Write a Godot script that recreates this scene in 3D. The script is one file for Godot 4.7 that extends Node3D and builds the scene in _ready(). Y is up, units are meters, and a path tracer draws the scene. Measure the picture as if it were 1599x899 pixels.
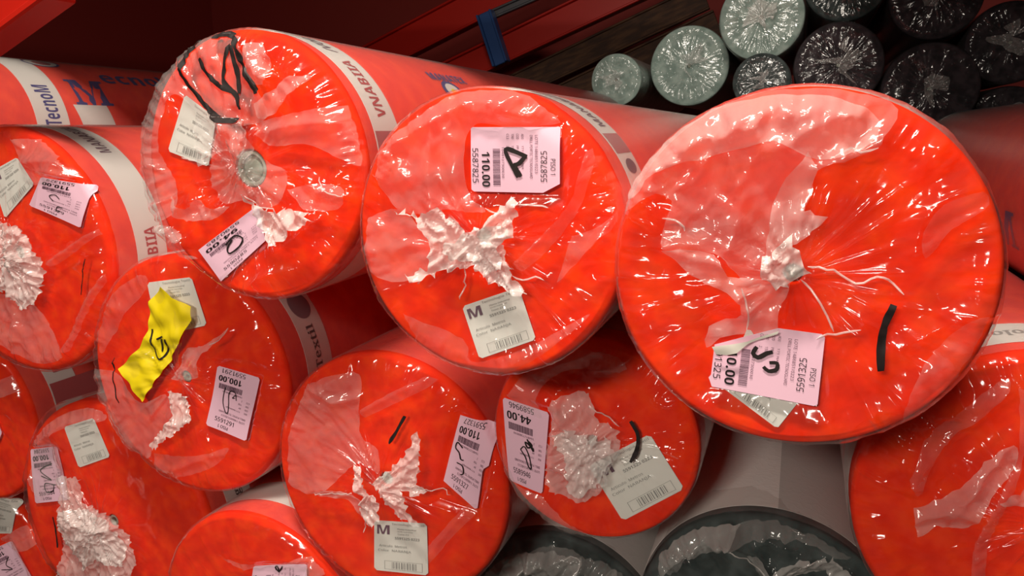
extends Node3D
# Orange and grey fabric rolls in plastic film, stacked in a steel rack.
# The end of each roll lies at about z = -0.7; the rolls run away along -z. Camera height 1.45 m.

const EYE := 1.45
var counts := {}
var M := {}
var text_cache := {}
var noise_a := FastNoiseLite.new()
var noise_b := FastNoiseLite.new()
var noise_c := FastNoiseLite.new()

# ---------------------------------------------------------------- one roll's shape
class Roll:
	var node: Node3D
	var R := 0.15
	var rc := 0.015
	var amp := 1.0
	var off := 0.0
	var loose := []
	var folds := []
	var flats := []
	var spots := []
	var layers := []
	var na: FastNoiseLite
	var nb: FastNoiseLite
	var nc: FastNoiseLite

	func rf(th: float) -> float:
		var k := 1.004 + 0.003 * na.get_noise_3d(cos(th) * 1.6, sin(th) * 1.6, off)
		for l in loose:
			var d: float = absf(wrapf(th - l[0], -PI, PI)) / l[1]
			if d < 3.0:
				k += l[2] * exp(-d * d)
		return R * k

	func edge(r: float) -> float:          # the fabric's end face with its rounded rim
		var t := r - (R - rc)
		if t <= 0.0:
			return 0.0
		t = minf(t, rc)
		return sqrt(rc * rc - t * t) - rc

	func low(x: float, y: float) -> float:
		var th := atan2(y, x)
		var r := sqrt(x * x + y * y) * R / rf(th)
		var near := smoothstep(0.8, 0.99, r / R)
		return edge(minf(r, R)) + lerpf(0.004, 0.0006, near) + 0.003 * (1.0 - near) * na.get_noise_3d(x * 7.0, y * 7.0, off + 9.0)

	const CELLS := 176
	var coarse := PackedFloat32Array()
	var fine := PackedFloat32Array()

	# crumpled film: flat facets between random points of random height
	func facets(spacing: float, tall: float, rng: RandomNumberGenerator) -> PackedFloat32Array:
		var pts := PackedVector2Array()
		var zs := PackedFloat32Array()
		var ext := 1.14 * R
		var rings := int(ext * 1.25 / (spacing * 1.5))
		for i in rings + 1:
			var r := ext * 1.25 * i / rings
			var n := maxi(1, int(TAU * r / (spacing * 0.85)))
			for k in n:
				var a := TAU * (k + rng.randf()) / n
				var p := Vector2(cos(a), sin(a)) * (r + rng.randf_range(-0.6, 0.6) * spacing)
				pts.append(p)
				zs.append(tall * rng.randf())
		var out := PackedFloat32Array()
		out.resize(CELLS * CELLS)
		var t := Geometry2D.triangulate_delaunay(pts)
		var step := 2.0 * ext / (CELLS - 1)
		for k in t.size() / 3:
			var a := (pts[t[3 * k]] + Vector2(ext, ext)) / step
			var b := (pts[t[3 * k + 1]] + Vector2(ext, ext)) / step
			var c := (pts[t[3 * k + 2]] + Vector2(ext, ext)) / step
			var det := (b - a).cross(c - a)
			if absf(det) < 1e-6:
				continue
			var lo := a.min(b).min(c)
			var hi := a.max(b).max(c)
			for j in range(maxi(0, ceili(lo.y)), mini(CELLS - 1, floori(hi.y)) + 1):
				for i in range(maxi(0, ceili(lo.x)), mini(CELLS - 1, floori(hi.x)) + 1):
					var p := Vector2(i, j) - a
					var v := p.cross(c - a) / det
					var w := (b - a).cross(p) / det
					if v >= -0.001 and w >= -0.001 and v + w <= 1.001:
						out[j * CELLS + i] = zs[t[3 * k]] * (1.0 - v - w) + zs[t[3 * k + 1]] * v + zs[t[3 * k + 2]] * w
		return out

	func sample(map: PackedFloat32Array, x: float, y: float) -> float:
		var fx := clampf((x / (2.28 * R) + 0.5) * (CELLS - 1), 0.0, CELLS - 1.001)
		var fy := clampf((y / (2.28 * R) + 0.5) * (CELLS - 1), 0.0, CELLS - 1.001)
		var i := int(fx)
		var j := int(fy)
		var k := j * CELLS + i
		return lerpf(lerpf(map[k], map[k + 1], fx - i), lerpf(map[k + CELLS], map[k + CELLS + 1], fx - i), fy - j)

	func crease(x: float, y: float, z: float, w: float) -> float:   # sharp straight ridges where two cells meet
		return maxf(0.0, 1.0 - (nc.get_noise_3d(x, y, z) + 1.0) / w)

	func crest(v: float, sharp := 1.9) -> float:
		return maxf(0.0, 1.0 - absf(v) * sharp)

	func crinkle(x: float, y: float) -> float:
		var r := sqrt(x * x + y * y)
		var q := r / R
		var wx := x + 0.012 * nb.get_noise_3d(x * 9.0, y * 9.0, off)
		var wy := y + 0.012 * nb.get_noise_3d(x * 9.0, y * 9.0, off + 5.0)
		var g := 0.16
		for sp in spots:
			var e: float = Vector2(x - sp[0], y - sp[1]).length_squared() / (sp[2] * sp[2])
			if e < 5.0:
				g += 1.9 * sp[3] * exp(-e)
		var m1 := clampf(0.35 + 1.3 * na.get_noise_3d(x * 9.0, y * 9.0, off + 50.0), 0.0, 1.0)
		var m2 := clampf(0.3 + 1.5 * na.get_noise_3d(x * 13.0, y * 13.0, off + 70.0), 0.0, 1.0)
		var h := sample(coarse, x, y) + sample(fine, x, y) * (0.35 + g * 0.8)
		h += 0.0016 * crease(wx * 11.0, wy * 11.0, off, 0.2) * m1
		h += (0.0012 * g + 0.0003) * crease(wx * 24.0, wy * 24.0, off + 3.0, 0.24) * m2
		h += 0.0008 * g * crease(wx * 45.0, wy * 45.0, off + 7.0, 0.3)
		if r > 0.002:
			var c := x / r
			var s := y / r
			h += 0.0042 * crease(c * 5.0, s * 5.0, q * 1.3 + off, 0.2) * smoothstep(0.2, 0.9, q) * clampf(0.4 + 1.4 * nb.get_noise_3d(x * 8.0, y * 8.0, off + 60.0), 0.0, 1.0)
			h += 0.004 * crease(c * 3.6, s * 3.6, q * 1.0 + off + 31.0, 0.22) * (1.0 - smoothstep(0.15, 0.75, q))
		h *= 1.0 - 0.6 * smoothstep(0.85, 1.0, q)
		if r > 0.002 and q > 0.7:                  # small pleats where the film is gathered round the rim
			h += 0.0026 * crease(x / r * 11.0, y / r * 11.0, q * 1.6 + off + 17.0, 0.34) * smoothstep(0.72, 0.9, q) * (1.0 - 0.5 * smoothstep(0.96, 1.0, q))
		for f in folds:
			var box: Rect2 = f[0]
			if not box.has_point(Vector2(x, y)):
				continue
			var p := Vector2(x, y)
			var best := 1.0
			var pts: PackedVector2Array = f[3]
			for i in pts.size() - 1:
				best = minf(best, p.distance_squared_to(Geometry2D.get_closest_point_to_segment(p, pts[i], pts[i + 1])))
			var d := sqrt(best) / float(f[2])
			if d < 1.5:
				h += float(f[1]) * maxf(0.0, 1.0 - d / 1.5) * (1.0 - 0.4 * d / 1.5)
		var m := 1.0
		for t in flats:
			var uv: Vector2 = t[0] * Vector2(x, y)
			var o := Vector2(maxf(-uv.x, uv.x - 1.0) * t[1], maxf(-uv.y, uv.y - 1.0) * t[2])
			m *= smoothstep(0.0, 0.012, maxf(o.x, o.y))
		return h * amp * m

	func film(x: float, y: float) -> float:
		return low(x, y) + crinkle(x, y)

	func top(x: float, y: float) -> float:
		var z := film(x, y)
		for l in layers:
			if l[0].has_point(Vector2(x, y)) and Geometry2D.is_point_in_polygon(Vector2(x, y), l[1]):
				z = maxf(z, l[2].call(x, y))
		return z

# ---------------------------------------------------------------- helpers
func numbered(called: String) -> String:
	var n: int = counts.get(called, 0)
	counts[called] = n + 1
	return called if n == 0 else "%s_%03d" % [called, n]

func thing(called: String, label: String, category: String, group := "") -> Node3D:
	var o := Node3D.new()
	o.name = numbered(called)
	o.set_meta("label", label)
	o.set_meta("category", category)
	if group != "":
		o.set_meta("group", group)
	add_child(o)
	return o

func part(called: String, mesh: Mesh, mat: Material, parent: Node, label := "") -> MeshInstance3D:
	var o := MeshInstance3D.new()
	o.name = called
	o.mesh = mesh
	o.material_override = mat
	o.cast_shadow = GeometryInstance3D.SHADOW_CASTING_SETTING_ON
	if label != "":
		o.set_meta("label", label)
	parent.add_child(o, true)
	return o

func structure(called: String, mesh: Mesh, mat: Material, at: Vector3) -> MeshInstance3D:
	var o := part(called, mesh, mat, self)
	o.position = at
	o.set_meta("kind", "structure")
	o.set_meta("label", called.replace("_", " ") + " of the dim warehouse")
	return o

func box(size: Vector3, chamfer := 0.004) -> ArrayMesh:   # chamfered box
	var st := SurfaceTool.new()
	st.begin(Mesh.PRIMITIVE_TRIANGLES)
	var h := size / 2.0
	var c := minf(chamfer, minf(h.x, minf(h.y, h.z)) * 0.6)
	var pts := []
	for sx in [-1.0, 1.0]:
		for sy in [-1.0, 1.0]:
			for sz in [-1.0, 1.0]:
				pts.append([Vector3(sx * h.x, sy * (h.y - c), sz * (h.z - c)), Vector3(sx * (h.x - c), sy * h.y, sz * (h.z - c)), Vector3(sx * (h.x - c), sy * (h.y - c), sz * h.z)])
	var quads := []
	var idx := func(x, y, z): return x * 4 + y * 2 + z
	for s in 2:
		quads.append([[idx.call(s, 0, 0), 0], [idx.call(s, 1, 0), 0], [idx.call(s, 1, 1), 0], [idx.call(s, 0, 1), 0]])
		quads.append([[idx.call(0, s, 0), 1], [idx.call(1, s, 0), 1], [idx.call(1, s, 1), 1], [idx.call(0, s, 1), 1]])
		quads.append([[idx.call(0, 0, s), 2], [idx.call(1, 0, s), 2], [idx.call(1, 1, s), 2], [idx.call(0, 1, s), 2]])
	for a in 2:
		for b in 2:
			quads.append([[idx.call(a, b, 0), 0], [idx.call(a, b, 1), 0], [idx.call(a, b, 1), 1], [idx.call(a, b, 0), 1]])
			quads.append([[idx.call(a, 0, b), 0], [idx.call(a, 1, b), 0], [idx.call(a, 1, b), 2], [idx.call(a, 0, b), 2]])
			quads.append([[idx.call(0, a, b), 1], [idx.call(1, a, b), 1], [idx.call(1, a, b), 2], [idx.call(0, a, b), 2]])
	for q in quads:
		tri_out(st, pts[q[0][0]][q[0][1]], pts[q[1][0]][q[1][1]], pts[q[2][0]][q[2][1]])
		tri_out(st, pts[q[0][0]][q[0][1]], pts[q[2][0]][q[2][1]], pts[q[3][0]][q[3][1]])
	for k in 8:
		tri_out(st, pts[k][0], pts[k][1], pts[k][2])
	return st.commit()

func tri_out(st: SurfaceTool, a: Vector3, b: Vector3, c: Vector3) -> void:
	var n := (b - a).cross(c - a).normalized()
	var mid := (a + b + c) / 3.0
	if n.dot(mid) < 0.0:
		n = -n
	var flip := (b - a).cross(c - a).dot(n) > 0.0
	for v in ([a, c, b] if flip else [a, b, c]):
		st.set_normal(n)
		st.add_vertex(v)

func lattice(verts: PackedVector3Array, rows: int, cols: int, wrap: bool, uvs := PackedVector2Array()) -> ArrayMesh:
	# a grid of rows x cols points as a smooth sheet; wrap closes it along the columns
	var normals := PackedVector3Array()
	normals.resize(verts.size())
	var index := PackedInt32Array()
	for i in rows:
		var up := maxi(i - 1, 0) * cols
		var dn := mini(i + 1, rows - 1) * cols
		for j in cols:
			var l := (j - 1 + cols) % cols if wrap else maxi(j - 1, 0)
			var r := (j + 1) % cols if wrap else mini(j + 1, cols - 1)
			normals[i * cols + j] = (verts[dn + j] - verts[up + j]).cross(verts[i * cols + r] - verts[i * cols + l]).normalized()
	for i in rows - 1:
		for j in (cols if wrap else cols - 1):
			var a := i * cols + j
			var b := i * cols + (j + 1) % cols
			index.append_array([a, b, a + cols, b, b + cols, a + cols])
	var arrays := []
	arrays.resize(Mesh.ARRAY_MAX)
	arrays[Mesh.ARRAY_VERTEX] = verts
	arrays[Mesh.ARRAY_NORMAL] = normals
	arrays[Mesh.ARRAY_INDEX] = index
	if uvs.size():
		arrays[Mesh.ARRAY_TEX_UV] = uvs
	var m := ArrayMesh.new()
	m.add_surface_from_arrays(Mesh.PRIMITIVE_TRIANGLES, arrays)
	return m

func pairs(a: Array) -> PackedVector2Array:
	var p := PackedVector2Array()
	for i in a.size() / 2:
		p.append(Vector2(a[2 * i], a[2 * i + 1]))
	return p

func smooth_line(p: PackedVector2Array, step: float) -> PackedVector2Array:
	if p.size() < 3:
		var q0 := PackedVector2Array()
		var n0 := maxi(2, int(p[0].distance_to(p[1]) / step))
		for k in n0 + 1:
			q0.append(p[0].lerp(p[1], float(k) / n0))
		return q0
	var q := PackedVector2Array()
	for i in p.size() - 1:
		var a := p[maxi(i - 1, 0)]
		var d := p[mini(i + 2, p.size() - 1)]
		var n := maxi(2, int(p[i].distance_to(p[i + 1]) / step))
		for k in n:
			q.append(p[i].cubic_interpolate(p[i + 1], a, d, float(k) / n))
	q.append(p[p.size() - 1])
	return q

# a sheet cut to an outline and laid over z = zf(x, y)
func sheet(outline: PackedVector2Array, cell: float, zf: Callable) -> ArrayMesh:
	var lo := outline[0]
	var hi := outline[0]
	for p in outline:
		lo = lo.min(p)
		hi = hi.max(p)
	lo -= Vector2(cell, cell)
	var nx := int((hi.x - lo.x) / cell) + 3
	var ny := int((hi.y - lo.y) / cell) + 3
	var z := PackedFloat32Array()
	z.resize(nx * ny)
	var inside := PackedByteArray()
	inside.resize(nx * ny)
	for j in ny:
		for i in nx:
			var p := lo + Vector2(i, j) * cell
			inside[j * nx + i] = 1 if Geometry2D.is_point_in_polygon(p, outline) else 0
			z[j * nx + i] = zf.call(p.x, p.y)
	var st := SurfaceTool.new()
	st.begin(Mesh.PRIMITIVE_TRIANGLES)
	var nrm := func(i: int, j: int) -> Vector3:
		var zx: float = (z[j * nx + mini(i + 1, nx - 1)] - z[j * nx + maxi(i - 1, 0)]) / (2.0 * cell)
		var zy: float = (z[mini(j + 1, ny - 1) * nx + i] - z[maxi(j - 1, 0) * nx + i]) / (2.0 * cell)
		return Vector3(-zx, -zy, 1).normalized()
	for j in ny - 1:
		for i in nx - 1:
			var a := j * nx + i
			var s := inside[a] + inside[a + 1] + inside[a + nx] + inside[a + nx + 1]
			var c0 := lo + Vector2(i, j) * cell
			var quad := PackedVector2Array([c0, c0 + Vector2(cell, 0), c0 + Vector2(cell, cell), c0 + Vector2(0, cell)])
			var pieces := []
			if s == 4:
				pieces = [quad]
			else:
				pieces = Geometry2D.intersect_polygons(quad, outline)
			var n00: Vector3 = nrm.call(i, j) if pieces.size() else Vector3.UP
			var n10: Vector3 = nrm.call(i + 1, j) if pieces.size() else Vector3.UP
			var n01: Vector3 = nrm.call(i, j + 1) if pieces.size() else Vector3.UP
			var n11: Vector3 = nrm.call(i + 1, j + 1) if pieces.size() else Vector3.UP
			for pc in pieces:
				var ids := PackedInt32Array([0, 1, 2, 0, 2, 3]) if s == 4 else Geometry2D.triangulate_polygon(pc)
				for k in ids.size() / 3:
					var t := [pc[ids[3 * k]], pc[ids[3 * k + 1]], pc[ids[3 * k + 2]]]
					if (t[1] - t[0]).cross(t[2] - t[0]) > 0.0:
						t = [t[0], t[2], t[1]]
					for p in t:
						var u: float = (p.x - c0.x) / cell
						var v: float = (p.y - c0.y) / cell
						var zz := lerpf(lerpf(z[a], z[a + 1], u), lerpf(z[a + nx], z[a + nx + 1], u), v)
						st.set_normal(n00.lerp(n10, u).lerp(n01.lerp(n11, u), v).normalized())
						st.add_vertex(Vector3(p.x, p.y, zz))
	st.index()
	return st.commit()

func jagged(p: PackedVector2Array, amount: float, seed_at: float) -> PackedVector2Array:
	var q := PackedVector2Array()
	var n := p.size()
	for i in n:
		var a := p[i]
		var b := p[(i + 1) % n]
		var k := maxi(1, int(a.distance_to(b) / 0.004))
		for j in k:
			var c := a.lerp(b, float(j) / k)
			c += Vector2(noise_a.get_noise_3d(c.x * 150.0, c.y * 150.0, seed_at), noise_a.get_noise_3d(c.x * 150.0, c.y * 150.0, seed_at + 70.0)) * amount * 2.0
			q.append(c)
	return q

func ribbon(line: PackedVector2Array, width: float, zf: Callable, taper := 0.25) -> ArrayMesh:
	var across := 4
	var v := PackedVector3Array()
	for i in line.size():
		var t := (line[mini(i + 1, line.size() - 1)] - line[maxi(i - 1, 0)]).normalized()
		var nrm := Vector2(-t.y, t.x)
		var e := minf(float(i), float(line.size() - 1 - i)) / 3.0
		var w := width * 0.5 * (1.0 - taper * maxf(0.0, 1.0 - e)) * (1.0 + 0.18 * noise_a.get_noise_3d(line[i].x * 90.0, line[i].y * 90.0, 3.0))
		for k in across + 1:
			var p := line[i] + nrm * w * (1.0 - 2.0 * float(k) / across)
			v.append(Vector3(p.x, p.y, zf.call(p.x, p.y)))
	return lattice(v, line.size(), across + 1, false)

func tube(points: PackedVector3Array, radius: float, sides := 5) -> ArrayMesh:
	var v := PackedVector3Array()
	for i in points.size():
		var t := (points[mini(i + 1, points.size() - 1)] - points[maxi(i - 1, 0)]).normalized()
		var a := t.cross(Vector3(0.3, 0.5, 0.81)).normalized()
		var b := t.cross(a)
		var r := radius * (0.35 if i == 0 or i == points.size() - 1 else 1.0)
		for k in sides:
			var w := TAU * k / sides
			v.append(points[i] + (a * cos(w) + b * sin(w)) * r)
	return lattice(v, points.size(), sides, true)

func lathe(profile: PackedVector2Array, sides: int, wob = null) -> ArrayMesh:  # profile of (radius, z), turned about z
	var v := PackedVector3Array()
	for p in profile:
		for k in sides:
			var w := TAU * k / sides
			var q := Vector3(cos(w) * p.x, sin(w) * p.x, p.y)
			v.append(wob.call(q) if wob != null else q)
	return lattice(v, profile.size(), sides, true)

# ---------------------------------------------------------------- lettering
func glyphs(text: String, face: String, bold: bool) -> Dictionary:
	var key := text + face + str(bold)
	if not text_cache.has(key):
		var font := SystemFont.new()
		font.font_names = PackedStringArray([face])
		font.font_weight = 700 if bold else 400
		var tm := TextMesh.new()
		tm.text = text
		tm.font = font
		tm.font_size = 48
		tm.pixel_size = 0.01
		tm.depth = 0.0
		tm.curve_step = 3.0
		var pts := PackedVector2Array()
		for s in tm.get_surface_count():
			var a := tm.surface_get_arrays(s)
			var vs: PackedVector3Array = a[Mesh.ARRAY_VERTEX]
			var ix = a[Mesh.ARRAY_INDEX]
			if ix == null or ix.size() == 0:
				for p in vs:
					pts.append(Vector2(p.x, p.y))
			else:
				for i in ix:
					pts.append(Vector2(vs[i].x, vs[i].y))
		var lo := Vector2(1e9, 1e9)
		var hi := -lo
		for p in pts:
			lo = lo.min(p)
			hi = hi.max(p)
		text_cache[key] = {"pts": pts, "lo": lo, "size": hi - lo}
	return text_cache[key]

# puts text into st: place(a, b) gives (point, normal) for a along the line and b up the letters, both 0..1
func write(st: SurfaceTool, text: String, place: Callable, face := "Droid Sans", bold := false) -> void:
	var g := glyphs(text, face, bold)
	var w := []
	for p in g.pts:
		w.append(place.call((p.x - g.lo.x) / g.size.x, (p.y - g.lo.y) / g.size.y))
	tris(st, w)

func tris(st: SurfaceTool, w: Array) -> void:   # corners as (point, normal), three by three
	for k in w.size() / 3:
		var a: Array = w[3 * k]
		var b: Array = w[3 * k + 1]
		var c: Array = w[3 * k + 2]
		var right: bool = (b[0] - a[0]).cross(c[0] - a[0]).dot(a[1]) < 0.0
		for p in ([a, b, c] if right else [a, c, b]):
			st.set_normal(p[1])
			st.add_vertex(p[0])

func quad_at(c: PackedVector2Array, u: float, v: float) -> Vector2:
	return c[0].lerp(c[1], u).lerp(c[3].lerp(c[2], u), v)

# ---------------------------------------------------------------- materials
func noise_tex(size: int, freq: float, oct: int, ramp: Gradient, sd: int) -> NoiseTexture2D:
	var n := FastNoiseLite.new()
	n.seed = sd
	n.frequency = freq
	n.fractal_octaves = oct
	var t := NoiseTexture2D.new()
	t.width = size
	t.height = size
	t.seamless = true
	t.noise = n
	if ramp:
		t.color_ramp = ramp
	return t

func ramp(a: Color, b: Color, c: Color) -> Gradient:
	var g := Gradient.new()
	g.offsets = PackedFloat32Array([0.25, 0.5, 0.78])
	g.colors = PackedColorArray([a, b, c])
	return g

func plain(c: Color, rough := 0.6) -> StandardMaterial3D:
	var m := StandardMaterial3D.new()
	m.albedo_color = c
	m.roughness = rough
	return m

func cloth(a: Color, b: Color, c: Color, sd: int) -> StandardMaterial3D:
	var m := plain(Color.WHITE, 0.85)
	m.albedo_texture = noise_tex(256, 0.02, 4, ramp(a, b, c), sd)
	m.uv1_triplanar = true
	m.uv1_scale = Vector3(4.5, 4.5, 4.5)
	m.heightmap_enabled = true
	m.heightmap_texture = noise_tex(256, 0.05, 3, null, sd + 1)
	m.heightmap_scale = 0.05
	m.metallic_specular = 0.15
	return m

func film_mat(alpha: float, rough: float, bump := 0.02) -> StandardMaterial3D:
	var m := plain(Color(1, 0.985, 0.97, alpha), rough)
	m.transparency = BaseMaterial3D.TRANSPARENCY_ALPHA
	m.cull_mode = BaseMaterial3D.CULL_DISABLED
	if bump > 0.0:
		m.heightmap_enabled = true
		m.heightmap_texture = M.crinkle_tex
		m.heightmap_scale = bump
		m.uv1_triplanar = true
		m.uv1_scale = Vector3(6, 6, 6)
	return m

func make_materials() -> void:
	var crease := Gradient.new()
	crease.offsets = PackedFloat32Array([0.40, 0.5, 0.6])
	crease.colors = PackedColorArray([Color.BLACK, Color.WHITE, Color.BLACK])
	M.crinkle_tex = noise_tex(1024, 0.008, 2, crease, 5)
	M.orange = cloth(Color(0.94, 0.155, 0.0), Color(0.97, 0.185, 0.0), Color(1.0, 0.24, 0.004), 11)
	M.grey = cloth(Color(0.17, 0.21, 0.21), Color(0.23, 0.27, 0.27), Color(0.3, 0.34, 0.34), 21)
	M.pale_grey = cloth(Color(0.52, 0.6, 0.57), Color(0.58, 0.66, 0.63), Color(0.65, 0.72, 0.69), 31)
	M.charcoal = cloth(Color(0.16, 0.14, 0.16), Color(0.21, 0.18, 0.2), Color(0.27, 0.23, 0.25), 41)
	M.film = film_mat(0.012, 0.14, 0.008)
	M.haze = film_mat(0.1, 0.14, 0.01)
	M.faint = film_mat(0.05, 0.14, 0.01)
	M.veil = film_mat(0.18, 0.15, 0.01)
	M.milky = film_mat(0.3, 0.15, 0.01)
	M.knot = film_mat(0.5, 0.17, 0.01)
	M.side_film = film_mat(0.08, 0.25, 0.012)
	M.wrap_pale = film_mat(0.92, 0.25, 0.01)
	M.wrap_thin = film_mat(0.6, 0.25, 0.01)
	M.band = plain(Color(0.9, 0.89, 0.87), 0.5)
	M.core = plain(Color(0.62, 0.66, 0.6), 0.8)
	M.plug = plain(Color(0.6, 0.66, 0.6), 0.9)
	M.sticker = plain(Color(0.97, 0.79, 0.87), 0.45)
	M.sticker_back = plain(Color(0.95, 0.93, 0.88), 0.5)
	M.paper = plain(Color(0.9, 0.9, 0.87), 0.7)
	M.yellow = plain(Color(0.96, 0.86, 0.02), 0.6)
	M.ink = plain(Color(0.1, 0.05, 0.07), 0.6)
	M.grey_ink = plain(Color(0.42, 0.3, 0.37), 0.7)
	M.faint_ink = plain(Color(0.58, 0.58, 0.57), 0.7)
	M.marker = plain(Color(0.1, 0.05, 0.045), 0.75)
	M.blue_ink = plain(Color(0.16, 0.15, 0.5), 0.5)
	M.red_ink = plain(Color(0.7, 0.16, 0.2), 0.5)
	M.pink_print = plain(Color(0.72, 0.36, 0.38), 0.5)
	M.red_paint = plain(Color(0.75, 0.11, 0.05), 0.45)
	M.blue_paint = plain(Color(0.18, 0.32, 0.55), 0.45)
	M.steel = plain(Color(0.5, 0.5, 0.52), 0.4)
	M.steel.metallic = 0.8
	M.dark_sheet = plain(Color(0.6, 0.17, 0.14), 0.7)
	M.board = plain(Color.WHITE, 0.75)
	M.board.albedo_texture = noise_tex(256, 0.02, 4, ramp(Color(0.24, 0.15, 0.1), Color(0.3, 0.19, 0.12), Color(0.37, 0.25, 0.16)), 61)
	M.board.uv1_triplanar = true
	M.board.uv1_scale = Vector3(1.2, 6, 6)
	M.concrete = plain(Color.WHITE, 0.85)
	M.concrete.albedo_texture = noise_tex(256, 0.02, 4, ramp(Color(0.26, 0.25, 0.24), Color(0.31, 0.3, 0.28), Color(0.37, 0.36, 0.34)), 71)
	M.concrete.uv1_triplanar = true
	M.wall = plain(Color(0.2, 0.18, 0.17), 0.9)
	M.lamp_glow = plain(Color(1, 0.97, 0.93), 0.4)
	M.lamp_glow.emission_enabled = true
	M.lamp_glow.emission = Color(1, 0.96, 0.9)
	M.lamp_glow.emission_energy_multiplier = 2.0
	M.lamp_body = plain(Color(0.85, 0.85, 0.85), 0.4)

# ---------------------------------------------------------------- the setting
func view_and_light() -> void:
	var cam := Camera3D.new()
	cam.name = "camera"
	cam.fov = 42.53
	cam.near = 0.02
	cam.position = Vector3(0, EYE, 0)
	cam.rotation_degrees = Vector3(-11.9524, 20.8862, 0)
	add_child(cam)
	cam.current = true
	var e := Environment.new()
	e.background_mode = Environment.BG_COLOR
	e.background_color = Color(0, 0, 0)
	e.tonemap_mode = Environment.TONE_MAPPER_LINEAR
	e.tonemap_exposure = 0.97
	e.sdfgi_enabled = true
	e.ssao_enabled = true
	e.ssil_enabled = true
	var w := WorldEnvironment.new()
	w.name = "environment"
	w.environment = e
	add_child(w)

func panel_lamp(at: Vector3, size: Vector2, energy: float, label: String, tilt: float) -> void:
	# hanging lamp: housing, glowing panel, and an area light of the panel's size just in front of it
	var t := thing("panel_lamp", label, "lamp")
	t.position = at
	t.rotation.x = tilt
	part("housing", box(Vector3(size.x + 0.05, 0.06, size.y + 0.05), 0.01), M.lamp_body, t).position = Vector3(0, 0.04, 0)
	part("lamp_panel", box(Vector3(size.x, 0.012, size.y), 0.003), M.lamp_glow, t).position = Vector3(0, 0.006, 0)
	for s in [-1.0, 1.0]:
		part("hanger", box(Vector3(0.012, 0.3, 0.012), 0.002), M.steel, t).position = Vector3(s * size.x * 0.4, 0.21, 0)
	var l := AreaLight3D.new()
	l.name = "panel_light"
	l.area_size = size
	l.area_normalize_energy = true
	l.light_energy = energy
	l.light_color = Color(1.0, 0.95, 0.89)
	l.area_range = 12.0
	l.shadow_enabled = true
	l.rotation.x = -PI / 2
	l.position = Vector3(0, -0.003, 0)
	t.add_child(l)

func shelf_deck(label: String, x0: float, x1: float, z0: float, z1: float, y: float) -> void:
	# boards lying side by side on two steel angles
	var t := thing("shelf_deck", label, "shelf")
	t.position = Vector3((x0 + x1) / 2, y, (z0 + z1) / 2)
	var n := maxi(1, int(round((z0 - z1) / 0.16)))
	var d := (z0 - z1) / n
	var m := box(Vector3(x1 - x0, 0.022, d - 0.001))
	for i in n:
		part("board", m, M.board, t).position = Vector3(0, 0, (z0 - z1) / 2 - d * (i + 0.5))
	for s in [-1.0, 1.0]:
		part("steel_angle", box(Vector3(0.035, 0.035, z0 - z1)), M.red_paint, t).position = Vector3(s * ((x1 - x0) / 2 - 0.03), -0.029, 0)

func beam(called: String, label: String, a: Vector3, b: Vector3, wide: float, deep: float, mat: Material, category := "beam") -> Node3D:
	var t := thing(called, label, category)
	t.position = a.lerp(b, 0.5)
	var d := (b - a).normalized()
	var up := Vector3(0, 0, 1)
	var side := up.cross(d).normalized()
	t.basis = Basis(d, side, d.cross(side))
	var len := a.distance_to(b)
	part("web", box(Vector3(len, wide, deep * 0.4), 0.003), mat, t)
	for s in [-1.0, 1.0]:
		part("flange", box(Vector3(len, 0.012, deep), 0.003), mat, t).position = Vector3(0, s * (wide / 2 + 0.0055), 0)
	return t

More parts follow.
